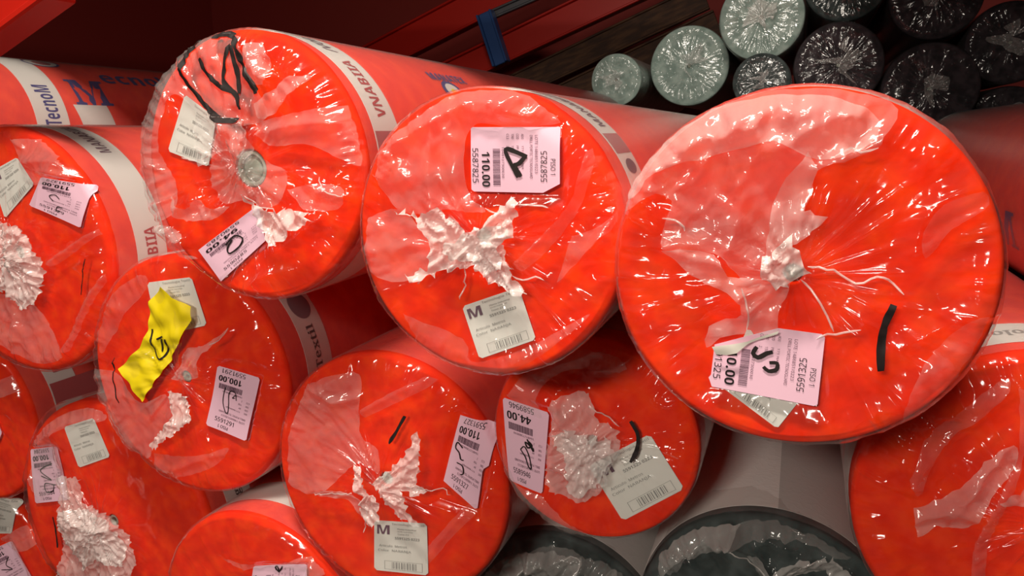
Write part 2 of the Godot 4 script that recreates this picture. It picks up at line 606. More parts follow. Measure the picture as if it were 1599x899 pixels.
func setting() -> void:
	structure("floor", box(Vector3(9, 0.2, 9)), M.concrete, Vector3(0, -0.1, -1.5))
	structure("ceiling", box(Vector3(9, 0.2, 9)), M.wall, Vector3(0, 4.1, -1.5))
	structure("wall_left", box(Vector3(0.2, 4.2, 9)), M.dark_sheet, Vector3(-4.5, 2.0, -1.5))
	structure("wall_right", box(Vector3(0.2, 4.2, 9)), M.wall, Vector3(4.5, 2.0, -1.5))
	structure("wall_front", box(Vector3(9, 4.2, 0.2)), M.wall, Vector3(0, 2.0, 2.9))
	structure("wall_back", box(Vector3(9, 4.2, 0.2)), M.dark_sheet, Vector3(0, 2.0, -5.0))
	panel_lamp(Vector3(-0.3, EYE + 1.35, 0.0), Vector2(0.55, 0.1), 3.9, "white panel lamp hung over the aisle close before the stack", 0.6)
	panel_lamp(Vector3(-0.5, EYE + 0.8, 1.7), Vector2(0.6, 0.26), 5.2, "second white panel lamp, lower and farther back in the aisle", 0.35)
	shelf_deck("board shelf over the left rolls", -2.6, -0.56, -0.68, -2.3, EYE + 0.62)
	shelf_deck("short board shelf beside the gap over the middle rolls", -0.55, -0.345, -0.68, -1.32, EYE + 0.62)
	shelf_deck("board shelf over the right rolls", -0.03, 1.6, -0.42, -2.3, EYE + 0.62)
	shelf_deck("low board shelf under the whole stack", -2.2, 1.2, -0.62, -2.5, 0.2)
	shelf_deck("board shelf under the grey rolls far behind", -1.2, 1.4, -2.45, -3.9, EYE - 0.22)
	beam("rack_beam", "dark red steel beam slanting up behind the roll with marker loops", Vector3(-2.8694, EYE + .2031, -3.9), Vector3(-1.2731, EYE + .8319, -3.9), .15, .08, M.red_paint)
	beam("rack_beam", "red steel beam slanting up beside the blue bracket, next to the dark boards", Vector3(-2.1504, EYE + .2125, -3.96), Vector3(-.6247, EYE + .7993, -3.96), .13, .08, M.red_paint)
	beam("rack_beam", "bright orange-red steel beam across the upper left corner", Vector3(-1.2126, EYE + .125, -.78), Vector3(-.9736, EYE + .2209, -.78), .075, .05, M.red_paint)
	beam("rack_bracket", "blue steel bracket hanging between the two red beams", Vector3(-1.5912, EYE + .6072, -3.77), Vector3(-1.4982, EYE + .3466, -3.77), .065, .06, M.blue_paint, "bracket")
	beam("rack_tie", "thin grey steel strip slanting up from the blue bracket", Vector3(-1.6546, EYE + .5813, -3.84), Vector3(-1.3216, EYE + .6906, -3.84), .026, .03, M.steel, "steel strip")
	beam("rack_board", "dark brown board directly beside the second red beam", Vector3(-2.0465, EYE + .0459, -4.09), Vector3(-.5043, EYE + .6752, -4.09), .115, .03, M.board, "board")
	beam("rack_board", "dark brown board, second from the red beam", Vector3(-1.9664, EYE - .1108, -4.09), Vector3(-.435, EYE + .5426, -4.09), .115, .03, M.board, "board")
	beam("rack_board", "dark brown board, third from the red beam, near the grey rolls", Vector3(-1.8862, EYE - .2679, -4.09), Vector3(-.3655, EYE + .4098, -4.09), .115, .03, M.board, "board")

# ---------------------------------------------------------------- rolls
func roll(label: String, at: Vector3, R: float, cloth_mat: Material, seed_at: float, opt := {}) -> Roll:
	var o := Roll.new()
	o.node = thing("fabric_roll", label, "fabric roll", opt.get("group", "rolls of fabric wrapped in clear film"))
	o.node.position = at
	o.R = R
	o.rc = R * 0.06
	o.amp = opt.get("amp", 1.0)
	o.off = seed_at
	o.na = noise_a
	o.nb = noise_b
	o.nc = noise_c
	for l in opt.get("loose", []):
		o.loose.append([deg_to_rad(l[0]), deg_to_rad(l[1]), l[2]])
	for f in opt.get("folds", []):
		var pts := smooth_line(pairs(f[2]), 0.01)
		var b := Rect2(pts[0], Vector2.ZERO)
		for p in pts:
			b = b.expand(p)
		o.folds.append([b.grow(f[1] * 1.6), f[0], f[1], pts])
	o.spots = opt.get("spots", [])
	for c in opt.get("flats", []):
		var q := pairs(c)
		var t := Transform2D(q[1] - q[0], q[3] - q[0], q[0])
		o.flats.append([t.affine_inverse(), q[0].distance_to(q[1]), q[0].distance_to(q[3])])
	var Rc := R * 0.99
	var rng := RandomNumberGenerator.new()
	rng.seed = int(seed_at * 10.0)
	o.coarse = o.facets(R * 0.25, R * 0.055, rng)
	o.fine = o.facets(R * 0.09, R * 0.025, rng)
	var length: float = opt.get("length", 1.45)
	var fine: int = opt.get("fine", 2)
	# the wound cloth, with its bore
	var bore: float = R * opt.get("bore", 0.05)
	var prof := PackedVector2Array([Vector2(bore, -0.25), Vector2(bore, -0.05), Vector2(bore, -0.002), Vector2(bore + 0.002, 0.0)])
	var nf := 26 if fine > 0 else 10
	for i in nf:
		prof.append(Vector2(lerpf(bore + 0.003, Rc - o.rc, (i + 1.0) / nf), 0.0))
	for i in 7:
		var w := PI / 2 * (i + 1.0) / 7.0
		prof.append(Vector2(Rc - o.rc + o.rc * sin(w), -o.rc + o.rc * cos(w)))
	for i in 8:
		prof.append(Vector2(Rc, lerpf(-o.rc - 0.01, -length, i / 7.0)))
	prof.append(Vector2(R * 0.5, -length))
	var na := noise_a
	var wob := func(p: Vector3) -> Vector3:
		if p.z > -0.001:
			p.z += 0.0012 * na.get_noise_3d(p.x * 22.0, p.y * 22.0, seed_at + 3.0) - 0.0008 * absf(sin(Vector2(p.x, p.y).length() * 330.0 + 2.0 * na.get_noise_3d(p.x * 8, p.y * 8, seed_at)))
		var r := 1.0 + 0.002 * na.get_noise_3d(p.x * 6.0, p.y * 6.0, p.z * 2.0 + seed_at)
		return Vector3(p.x * r, p.y * r, p.z)
	part("fabric", lathe(prof, 120 if fine > 0 else 48, wob), cloth_mat, o.node)
	var bt := bore - 0.001
	part("core_tube", lathe(PackedVector2Array([Vector2(bt, -0.2), Vector2(bt, -0.004), Vector2(bt - 0.001, -0.003), Vector2(bt - 0.004, -0.003), Vector2(bt - 0.005, -0.004), Vector2(bt - 0.005, -0.2)]), 36), M.core, o.node)
	if opt.has("plug"):
		part("core_plug", lathe(PackedVector2Array([Vector2(0.0001, -0.006), Vector2(bt * 0.5, -0.005), Vector2(bt - 0.0055, -0.008), Vector2(bt - 0.0055, -0.03)]), 30), M.plug, o.node)
	# the film drawn over the end and along the side
	var rings: int = [22, 56, 110][fine]
	var sides: int = [72, 200, 400][fine]
	var side_rings := [0.006, 0.012, 0.02, 0.03, 0.042, 0.056, 0.075, 0.1, 0.14, 0.3, 0.7, length]
	var v := PackedVector3Array()
	var rim := PackedFloat32Array()
	for i in rings + 1:
		var q := maxf(0.004, float(i) / rings)
		q = 1.0 - pow(1.0 - q, 1.25) if q > 0.0 else q
		for k in sides:
			var th := TAU * k / sides
			var rr := o.rf(th)
			var x := cos(th) * q * rr
			var y := sin(th) * q * rr
			var c := o.crinkle(x, y)
			var tilt := smoothstep(0.9, 1.0, q) * 1.3
			var r2 := q * rr + minf((c - 0.004) * sin(tilt) * 0.25, 0.0005)
			v.append(Vector3(cos(th) * r2, sin(th) * r2, o.low(x, y) + c * cos(tilt)))
			if i == rings:
				rim.append(c)
	part("plastic_film", lattice(v, rings + 1, sides, true), M.film, o.node)
	v = v.slice(rings * sides)
	for z in side_rings:
		for k in sides:
			var th := TAU * k / sides
			var c := 0.0045 * o.crest(noise_b.get_noise_3d(cos(th) * 5.0, sin(th) * 5.0, z * 2.5 + seed_at + 11.0)) * exp(-z / 0.05)
			var b := smoothstep(0.0, 0.03, z)
			c = lerpf(minf(rim[k] - 0.003, 0.0035), c, b)
			var r2 := lerpf(o.rf(th), R * 1.004, smoothstep(0.0, 0.1, z)) + 0.0004 + (c - 0.002) * 0.2
			v.append(Vector3(cos(th) * r2, sin(th) * r2, -o.rc - z if z < length else -length))
	part("film_sleeve", lattice(v, 1 + side_rings.size(), sides, true), M.side_film, o.node)
	return o

func band(o: Roll, z0: float, z1: float, th0 := 0.0, th1 := 360.0, mat: Material = null, called := "printed_band", lift := 0.0006) -> MeshInstance3D:
	var v := PackedVector3Array()
	for z in [z0 + 0.0004, z0, z1, z1 - 0.0004]:
		var r: float = o.R * 0.9925 + (lift if z == z0 or z == z1 else lift - 0.0005)
		for k in 97:
			var th := deg_to_rad(lerpf(th0, th1, k / 96.0))
			v.append(Vector3(cos(th) * r, sin(th) * r, z))
	return part(called, lattice(v, 4, 97, false), mat if mat else M.band, o.node)

func side_place(o: Roll, th0: float, th1: float, z0: float, z1: float, lift := 0.0009) -> Callable:
	# a runs from angle th0 to th1, b from depth z0 to z1
	return func(a: float, b: float) -> Array:
		var th := deg_to_rad(lerpf(th0, th1, a))
		var n := Vector3(cos(th), sin(th), 0)
		var p := n * (o.R * 0.9925 + lift)
		p.z = lerpf(z0, z1, b)
		return [p, n]

func print_side(o: Roll, called: String, text: String, mat: Material, parent: Node, th0: float, th1: float, z0: float, z1: float, face := "Droid Sans", bold := true, lift := 0.0009) -> void:
	var st := SurfaceTool.new()
	st.begin(Mesh.PRIMITIVE_TRIANGLES)
	write(st, text, side_place(o, th0, th1, z0, z1, lift), face, bold)
	part(called, st.commit(), mat, parent)

func print_along(o: Roll, called: String, text: String, mat: Material, parent: Node, th0: float, th1: float, z0: float, z1: float, face := "Droid Sans", lift := 0.0009) -> void:
	# reads from z0 back to z1, letters standing from angle th0 up to th1
	var st := SurfaceTool.new()
	st.begin(Mesh.PRIMITIVE_TRIANGLES)
	var put := side_place(o, th0, th1, z0, z1, lift)
	write(st, text, func(a, b): return put.call(b, a), face, true)
	part(called, st.commit(), mat, parent)

func blot_side(o: Roll, called: String, mat: Material, parent: Node, pts: Array, lift: float) -> void:   # closed shape on the side: pairs of (angle, z)
	var p := pairs(pts)
	for i in p.size():
		p[i].x = deg_to_rad(p[i].x) * o.R
	var arrays := sheet(p, 0.004, func(_x, _y): return 0.0).surface_get_arrays(0)
	var v: PackedVector3Array = arrays[Mesh.ARRAY_VERTEX]
	var n: PackedVector3Array = arrays[Mesh.ARRAY_NORMAL]
	for i in v.size():
		var th := v[i].x / o.R
		n[i] = Vector3(cos(th), sin(th), 0)
		v[i] = n[i] * (o.R * 0.9925 + lift) + Vector3(0, 0, v[i].y)
	var index: PackedInt32Array = arrays[Mesh.ARRAY_INDEX]
	var w := []
	for i in index:
		w.append([v[i], n[i]])
	var st := SurfaceTool.new()
	st.begin(Mesh.PRIMITIVE_TRIANGLES)
	tris(st, w)
	part(called, st.commit(), mat, parent)

func oval(th: float, z: float, rth: float, rz: float) -> Array:
	var a := []
	for k in 24:
		a.append(th + rth * cos(TAU * k / 24))
		a.append(z + rz * sin(TAU * k / 24))
	return a

func torn_film(o: Roll, kind: String, off: float, crumple: float, jag: float, pts: Array) -> void:
	var pp := pairs(pts)
	if kind in ["faint", "haze", "veil"]:
		pp.append(pp[0])
		pp = smooth_line(pp, 0.006)
		pp.remove_at(pp.size() - 1)
		jag *= 0.4
	var ring := PackedVector2Array()
	for k in 90:
		var th := TAU * k / 90
		ring.append(Vector2(cos(th), sin(th)) * o.rf(th) * 0.985)
	var best := 0
	for q in Geometry2D.intersect_polygons(pp, ring):
		if q.size() > best:
			best = q.size()
			pp = q
	var outline := jagged(pp, jag, o.off)
	var na := noise_a
	var k := 24.0 if kind in ["faint", "haze", "veil"] else (26.0 if kind == "milky" else 40.0)
	var zf := func(x: float, y: float) -> float:
		var t := atan2(y, x)
		var r := sqrt(x * x + y * y) + 0.02
		var wx := x + 0.012 * na.get_noise_3d(x * 22.0, y * 22.0, o.off + 2.0)
		var wy := y + 0.012 * na.get_noise_3d(x * 22.0, y * 22.0, o.off + 4.0)
		var c: float = 1.0 - absf(na.get_noise_3d(cos(t) * k * 0.13, sin(t) * k * 0.13, r * k * 0.25 + o.off + off * 900.0)) * 1.8
		var d: float = 1.0 - absf(na.get_noise_3d(wx * k, wy * k, o.off + off * 1300.0)) * 1.8
		return o.film(x, y) + off + crumple * (maxf(0.0, c) * 0.35 + 0.3 * maxf(0.0, d) + 0.5 * o.crease(wx * k * 1.3, wy * k * 1.3, o.off + off * 700.0, 0.4))
	var b := Rect2(outline[0], Vector2.ZERO)
	for p in outline:
		b = b.expand(p)
	o.layers.append([b, outline, zf])
	var names := {"faint": "film_layer", "haze": "film_layer", "veil": "film_fold", "milky": "crumpled_film", "knot": "torn_film"}
	part(names[kind], sheet(outline, 0.0028 if kind in ["faint", "haze", "veil"] else 0.0022, zf), M[kind], o.node)

func strand(o: Roll, pts: Array) -> void:
	var l := smooth_line(pairs(pts), 0.004)
	var p3 := PackedVector3Array()
	for i in l.size():
		p3.append(Vector3(l[i].x, l[i].y, o.film(l[i].x, l[i].y) + 0.004 + 0.004 * noise_a.get_noise_2d(i * 3.0, o.off)))
	part("film_shred", tube(p3, 0.0008), M.milky, o.node)

func marker_line(o: Roll, width: float, pts: Array) -> void:
	part("marker_line", ribbon(smooth_line(pairs(pts), 0.0025), width, func(x, y): return o.top(x, y) + 0.0012), M.marker, o.node, "black marker stroke")

func sticker(o: Roll, c: Array, number: String, metres: String, outline: Array, scribbles: Array) -> Node3D:
	var q := pairs(c)
	var shape := PackedVector2Array()
	var uv := pairs(outline) if outline.size() else pairs([0.03, 0, 0.97, 0, 1, 0.04, 1, 0.96, 0.97, 1, 0.03, 1, 0, 0.96, 0, 0.04])
	for p in uv:
		shape.append(quad_at(q, p.x, p.y))
	var lie := func(x, y): return o.low(x, y) + 0.0012
	var s := part("sticker", sheet(shape, 0.004, lie), M.sticker, o.node, "pink printed sticker")
	var put := func(u0: float, v0: float, u1: float, v1: float) -> Callable:   # down the sticker: a along v, b along u
		return func(a: float, b: float) -> Array:
			var p := quad_at(q, lerpf(u0, u1, b), lerpf(v0, v1, a))
			return [Vector3(p.x, p.y, o.low(p.x, p.y) + 0.0017), Vector3(0, 0, 1)]
	var st := SurfaceTool.new()
	st.begin(Mesh.PRIMITIVE_TRIANGLES)
	var cut: bool = outline.size() > 0 and outline[0] > 0.5      # the corner of this sticker is folded over
	write(st, number.substr(2) if cut else number, put.call(0.02, 0.45 if cut else 0.32, 0.088, 0.86))
	write(st, metres.substr(1) if cut else metres, put.call(0.13, 0.4 if cut else 0.375, 0.225, 0.92), "Droid Sans", true)
	write(st, number, put.call(0.865, 0.83, 0.798, 0.36))
	write(st, "PISO 1", put.call(0.905, 0.48, 0.955, 0.72))
	part("printed_number", st.commit(), M.ink, s)
	st = SurfaceTool.new()
	st.begin(Mesh.PRIMITIVE_TRIANGLES)
	write(st, "1648127300030", put.call(0.365, 0.3, 0.39, 0.78))
	for k in 4:
		write(st, ["CLI", "TONO", "COD", "ANCHO"][k], put.call(0.42 + 0.055 * k, 0.1, 0.446 + 0.055 * k, 0.18))
		write(st, ["2", "150", "PP", "171 NARANJA"][k], put.call(0.42 + 0.055 * k, 0.28, 0.446 + 0.055 * k, [0.3, 0.36, 0.33, 0.64][k]))
	write(st, "DRILL PORTEC TECNOGUARD", put.call(0.68, 0.12, 0.708, 0.78))
	write(st, "LOTE 1486851/0223", put.call(0.735, 0.12, 0.765, 0.7))
	part("fine_print", st.commit(), M.grey_ink, s)
	st = SurfaceTool.new()
	st.begin(Mesh.PRIMITIVE_TRIANGLES)
	var rng := RandomNumberGenerator.new()
	rng.seed = number.to_int()
	var v := 0.33 if not cut else 0.36
	while v < 0.89:
		var w := rng.randf_range(0.006, 0.016)
		var f: Callable = put.call(0.262, v, 0.345, v + w)
		bar(st, f)
		v += w + rng.randf_range(0.005, 0.012)
	part("barcode", st.commit(), M.grey_ink, s)
	for b in scribbles:
		var l := PackedVector2Array()
		for p in pairs(b[1]):
			l.append(quad_at(q, p.x, p.y))
		part("marker_scribble", ribbon(smooth_line(l, 0.0015), b[0], func(x, y): return o.low(x, y) + 0.0022, 0.1), M.marker, s, "black marker scribble")
	return s

func paper_tag(o: Roll, c: Array, printed: bool) -> void:
	var q := pairs(c)
	var shape := PackedVector2Array()
	for p in pairs([0.05, 0, 0.95, 0, 1, 0.05, 1, 0.95, 0.95, 1, 0.05, 1, 0, 0.95, 0, 0.05]):
		shape.append(quad_at(q, p.x, p.y))
	var zt := func(x: float, y: float) -> float:
		return o.edge(minf(Vector2(x, y).length(), o.R)) + 0.0018
	var s := part("paper_tag", sheet(shape, 0.004, zt), M.paper, o.node, "white paper tag under the film")
	var put := func(u0: float, v0: float, u1: float, v1: float) -> Callable:
		return func(a: float, b: float) -> Array:
			var p := quad_at(q, lerpf(u0, u1, a), lerpf(v1, v0, b))
			return [Vector3(p.x, p.y, zt.call(p.x, p.y) + 0.0005), Vector3(0, 0, 1)]
	var st := SurfaceTool.new()
	st.begin(Mesh.PRIMITIVE_TRIANGLES)
	write(st, "Tecnologia Textil", put.call(0.34, 0.03, 0.95, 0.085))
	for k in 3:
		write(st, ["Planta Industrial", "Drill naranja", "Tono 23"][k], put.call(0.45, 0.13 + 0.05 * k, [0.8, 0.74, 0.66][k], 0.16 + 0.05 * k))
	write(st, "5591325 0223", put.call(0.4, 0.3, 0.86, 0.35), "Droid Sans", true)
	write(st, "Articulo  Metros", put.call(0.1, 0.46, 0.62, 0.51))
	write(st, "Color  NARANJA", put.call(0.08, 0.55, 0.7, 0.61))
	for f in [[0.2, 0.78, 0.9, 0.785], [0.2, 0.945, 0.9, 0.95], [0.2, 0.78, 0.206, 0.95], [0.894, 0.78, 0.9, 0.95]]:
		bar(st, put.call(f[0], f[1], f[2], f[3]))
	var x := 0.34
	var i := 0
	while x < 0.78:
		bar(st, put.call(x, 0.8, x + 0.008 + 0.006 * (i % 3), 0.93))
		x += 0.026 + 0.008 * ((i * 5) % 3)
		i += 1
	part("fine_print", st.commit(), M.faint_ink, s)
	if printed:
		st = SurfaceTool.new()
		st.begin(Mesh.PRIMITIVE_TRIANGLES)
		write(st, "M", put.call(0.06, 0.08, 0.3, 0.26), "Droid Sans", true)
		part("tag_emblem", st.commit(), M.grey_ink, s)

func bar(st: SurfaceTool, f: Callable) -> void:
	var w := []
	for ab in [[0, 0], [0, 1], [1, 0], [1, 0], [0, 1], [1, 1]]:
		w.append(f.call(float(ab[0]), float(ab[1])))
	tris(st, w)

# ---------------------------------------------------------------- everything, in order
func _ready() -> void:
	noise_a.seed = 3
	noise_a.frequency = 1.0
	noise_a.noise_type = FastNoiseLite.TYPE_SIMPLEX_SMOOTH
	noise_a.fractal_type = FastNoiseLite.FRACTAL_NONE
	noise_b.seed = 8
	noise_b.frequency = 1.0
	noise_b.noise_type = FastNoiseLite.TYPE_PERLIN
	noise_b.fractal_type = FastNoiseLite.FRACTAL_NONE
	noise_c.seed = 5
	noise_c.frequency = 1.0
	noise_c.noise_type = FastNoiseLite.TYPE_CELLULAR
	noise_c.fractal_type = FastNoiseLite.FRACTAL_NONE
	noise_c.cellular_distance_function = FastNoiseLite.DISTANCE_EUCLIDEAN
	noise_c.cellular_return_type = FastNoiseLite.RETURN_DISTANCE2_SUB
	make_materials()
	view_and_light()
	setting()
	front_rolls()
	far_rolls()

func front_rolls() -> void:
	var o: Roll
	o = roll("largest orange roll, with folded-corner 5591325 sticker and long black stroke at right", Vector3(.0027, EYE - .0958, -.5363), .1263, M.orange, 13.7, {"loose": [[140, 18, .01], [60, 18, .01]], "folds": [[.007, .009, [.0707, .0204, .0736, .04, .0854, .0541, .1033, .0613]], [.005, .006, [.0773, .0859, .0814, .0912, .0837, .0964]], [.006, .008, [.0564, -.0566, .0493, -.0363, .0428, -.022]], [.006, .007, [.0681, -.0433, .0844, -.0299, .1005, -.0198, .1167, -.0156]], [.006, .008, [-.0427, .014, -.0363, .0502, -.0469, .085, -.0423, .1022]], [.005, .006, [-.0139, .0881, -.0122, .1021, -.0106, .1158]], [.006, .007, [.0087, .0715, .0237, .0787, .0454, .0898]], [.005, .007, [-.0876, .0146, -.0636, .019, -.0418, -.0013, -.0314, -.0284]], [.005, .006, [-.0059, .0881, .0065, .0992, .0266, .1046]], [.005, .006, [-.0989, .0635, -.0758, .0848, -.0474, .0936]], [.005, .006, [-.0544, -.0989, -.031, -.0827, -.0018, -.0822]], [.005, .008, [.0398, -.1116, .0592, -.0868, .0753, -.0908]]], "flats": [[-.0482, -.0366, .0233, -.0395, .0223, -.0912, -.0509, -.0859]], "fine": 2, "spots": [[-.0674, .0936, .04, 1.6], [-.0987, .0605, .035, 1.2], [-.0149, .1021, .035, 1.2], [.0213, .1073, .03, .9], [-.0633, .0128, .04, .6], [-.0086, .013, .022, 1.2], [.0997, -.0342, .03, .8], [.0778, .0807, .025, .5]]})
	var band_e := band(o, -.05, -.11)
	paper_tag(o, [-.0273, -.0397, .0116, -.0885, -.0026, -.1132, -.0423, -.0871], true)
	torn_film(o, "haze", .0015, .003, .0015, [-.1166, .0383, -.1113, .0663, -.0767, .1052, -.0405, .1185, .0046, .1232, .0404, .1172, .0534, .1092, .0453, .0911, .0433, .0857, .0238, .0773, .0087, .0715, .0073, .0545, .0029, .0428, .0176, .042, .0091, .0315, -.0012, .0252, -.0139, .0096, -.0215, -.0029, -.033, -.0037, -.0515, .0135, -.0876, .0146, -.083, .0488, -.0984, .0513])
	torn_film(o, "veil", .003, .004, .002, [-.0938, .0876, -.0709, .1038, -.0404, .1163, -.0002, .1184, .0361, .1099, .0426, .0938, .0236, .08, .0027, .0798, -.0194, .0895, -.0467, .0821, -.0724, .076, -.0959, .0666, -.1138, .0478, -.1069, .0725])
	torn_film(o, "veil", .004, .004, .002, [.0025, .0826, .0087, .0715, .0027, .0457, .0176, .042, .0067, .0285, -.0088, .0159, -.0193, .0063, -.0162, .0421, -.0119, .0597])
	torn_film(o, "veil", .003, .004, .002, [-.0876, .0146, -.0544, .0133, -.0418, -.0013, -.0215, -.0029, -.0018, -.0046, -.0086, -.0264, -.0071, -.0402, -.0246, -.0441, -.0392, -.0449, -.0551, -.0561, -.053, -.0398, -.0314, -.0284, -.0411, -.0136, -.0623, -.0058])
	torn_film(o, "knot", .006, .009, .003, [-.0197, .0123, -.0094, .0248, -.0015, .0296, .0046, .0196, .0107, .0111, .0033, .0018, -.0017, -.0061, -.0128, -.0069, -.0217, .0001])
	torn_film(o, "faint", .001, .003, .001, [.0881, -.0412, .1008, -.0226, .1144, -.0158, .1099, -.0389, .0961, -.0698, .0753, -.0908, .078, -.0661])
	torn_film(o, "faint", .0012, .003, .001, [.0729, .0345, .0833, .0513, .1035, .06, .109, .0522, .1006, .0439, .0877, .0324, .0795, .0181, .0743, .0206])
	strand(o, [.0083, .008, .0245, .0061, .0384, -.0017, .0509, .0035, .0574, .002, .0671, -.0068])
	strand(o, [.0049, -.0011, .0153, -.0123, .0231, -.0252, .028, -.0353])
	strand(o, [.0176, -.0424, .0294, -.0367, .0436, -.0308])
	strand(o, [.0184, .08, .0282, .0856, .0335, .0829, .0433, .0857])
	strand(o, [-.0326, -.0099, -.0271, -.028, -.0277, -.0406])
	strand(o, [-.0886, .0363, -.0763, .0337, -.073, .0277])
	marker_line(o, .005, [.0623, -.0145, .0578, -.0295, .0571, -.0444, .0581, -.0579])
	var s_e := sticker(o, [-.0482, -.0366, .0233, -.0395, .0223, -.0912, -.0509, -.0859], "5591325", "110.00", [.575, 0, .97, 0, 1, .04, 1, .97, .97, 1, .02, 1, 0, .93, -.02, .87, 0, .82, 0, .36], [[.003, [.4, .3, .37, .4, .42, .45, .5, .37, .55, .34]], [.0029, [.53, .5, .6, .49, .6, .58, .53, .62, .48, .57]]])
	part("folded_corner", sheet(pairs([-.0504, -.0545, -.0268, -.0485, -.0065, -.0387, -.0071, -.0409, -.0165, -.0456, -.0255, -.0496, -.0333, -.0574, -.0403, -.0599, -.0474, -.0602]), .003, func(x, y): return o.low(x, y) + .006 + .003 * noise_a.get_noise_2d(x * 40.0, y * 40.0)), M.sticker_back, s_e, "white back of the folded sticker corner")
	o = roll("orange roll with large black marker loops on its film and a visible grey core", Vector3(-.5893, EYE - .0422, -.6978), .1551, M.orange, 27.4, {"loose": [[180, 22, .08]], "folds": [[.006, .008, [.0303, .1423, .0365, .1157, .0516, .0954]], [.006, .007, [.0214, .0378, .0772, .0481, .1338, .0512]], [.006, .007, [-.0927, -.0477, -.0579, -.0353, -.031, -.0455]], [.006, .008, [.0739, .0002, .1057, -.0198, .1417, -.0256]], [.006, .007, [.0412, -.0937, .073, -.0739, .1038, -.0512]], [.005, .006, [-.1351, -.0725, -.1016, -.0825, -.085, -.1087]], [.005, .006, [-.1236, .0957, -.101, .0846, -.0941, .063]], [.005, .006, [-.0124, -.1424, .0258, -.1207, .0661, -.1106]]], "flats": [[.0125, -.0403, .0178, -.0821, -.0541, -.1358, -.0829, -.0989]], "amp": 1.25, "fine": 2, "plug": true, "bore": .14, "spots": [[.0362, .1124, .03, 1.4], [-.0043, .0448, .03, 1.3], [-.0622, -.0317, .03, 1.2], [.0704, -.049, .03, 1.2], [-.1214, -.0835, .028, 1.2], [.122, -.0194, .026, .8], [-.0916, .0844, .03, .8], [.0713, .0817, .028, 1]]})
	var band_c := band(o, -.03, -.085)
	print_side(o, "band_print", "VNABIIA", M.red_ink, band_c, 22, 52, -.0674, -.0476)
	print_side(o, "band_print", "/VOR", M.grey_ink, band_c, 58, 74, -.0674, -.0476)
	blot_side(o, "band_print", M.pink_print, band_c, [4, -.031, 16, -.031, 16, -.084, 4, -.084], .0008)
	print_along(o, "side_print", "MANATEX", M.blue_ink, o.node, 47, 53, -.26, -.38)
	blot_side(o, "side_emblem", M.blue_ink, o.node, oval(40, -.30, 7, .03), .0007)
	blot_side(o, "side_emblem", M.band, o.node, oval(40, -.30, 5, .021), .0009)
	blot_side(o, "side_emblem", M.yellow, o.node, oval(39, -.30, 2.2, .008), .0011)
	paper_tag(o, [-.0845, .0843, -.0413, .0572, -.0587, .0015, -.1187, .0191], false)
	torn_film(o, "haze", .0012, .003, .001, [-.1489, .0524, -.1183, .0992, -.087, .123, -.0298, .1465, .0091, .1432, .0229, .1061, .0405, .0619, .0092, .0483, -.0437, .0555, -.0822, .0842, -.1036, .063, -.1187, .0191, -.0989, -.0178, -.0927, -.0477, -.1392, -.0649, -.1585, -.0192])
	torn_film(o, "veil", .004, .006, .002, [.0315, .1324, .0464, .1351, .0576, .1183, .0537, .0953, .0345, .0924, .0277, .1126])
	torn_film(o, "veil", .003, .005, .002, [.0286, .0722, .055, .0853, .0807, .098, .103, .0991, .0922, .0879, .0709, .075, .0532, .0617, .0314, .0551])
	torn_film(o, "veil", .004, .006, .002, [-.0529, .0555, -.0208, .0589, .0095, .0517, .0205, .0274, .0143, .0062, -.0066, .0202, -.0295, .0164, -.054, .0016, -.0618, .016])
	torn_film(o, "haze", .002, .004, .002, [-.0383, .0199, .0155, .0204, .0404, .0066, .0591, -0, .06, -.0281, .0365, -.0431, .0062, -.0351, -.0257, -.038, -.042, -.0164])
	torn_film(o, "knot", .006, .009, .003, [.0024, -.028, .0321, -.0433, .0709, -.0419, .1038, -.0505, .0867, -.059, .0692, -.0669, .0415, -.0908, .0374, -.0756, .0182, -.051])
	torn_film(o, "veil", .004, .005, .002, [-.1006, -.0329, -.0782, -.0472, -.0579, -.0353, -.0403, -.0459, -.0169, -.0413, -.0319, -.0548, -.0702, -.062, -.0984, -.0555])
	torn_film(o, "veil", .003, .004, .001, [-.1402, -.0727, -.1096, -.0675, -.0893, -.0819, -.1029, -.0942, -.0801, -.1084, -.1088, -.1023])
	torn_film(o, "haze", .0015, .004, .001, [.0639, -.0209, .1061, -.0129, .1381, -.0189, .1289, -.0398, .0878, -.0413])
	torn_film(o, "haze", .001, .003, .001, [.0225, .0517, .0782, .0615, .1426, .0691, .1634, .0608, .1674, .0217, .155, .005, .0923, .0278, .0378, .0275])
	strand(o, [.0022, -.0298, .0191, -.0401, .0452, -.0428])
	strand(o, [.1065, -.006, .1139, -.0196, .1377, -.0258])
	strand(o, [-.0858, .0121, -.0626, .0087, -.0386, .0163])
	marker_line(o, .0063, [-.0482, .1416, -.0654, .1258, -.0705, .1051, -.0544, .0838, -.0336, .066, -.0123, .0546, .0062, .0545])
	marker_line(o, .0059, [-.0436, .1216, -.0342, .1042, -.0176, .0918, .0036, .0828, .0087, .0673])
	marker_line(o, .0063, [-.0321, .1456, -.0078, .1473, .0078, .1383, .0171, .113, .0263, .0959, .0303, .0823])
	marker_line(o, .0059, [.0032, .1352, -.0063, .117, -.0105, .0968, .0054, .0793, .0086, .0656])
	marker_line(o, .0054, [.0048, .1334, .0082, .1099, .0088, .0827])
	sticker(o, [.0125, -.0403, .0178, -.0821, -.0541, -.1358, -.0829, -.0989], "5590285", "94.00", [0, 0, 0, 0, 1, 0, 1, 1, 0, 1], [[.0019, [.35, .62, .3, .45, .5, .35, .62, .45, .6, .62, .45, .62, .35, .5]]])
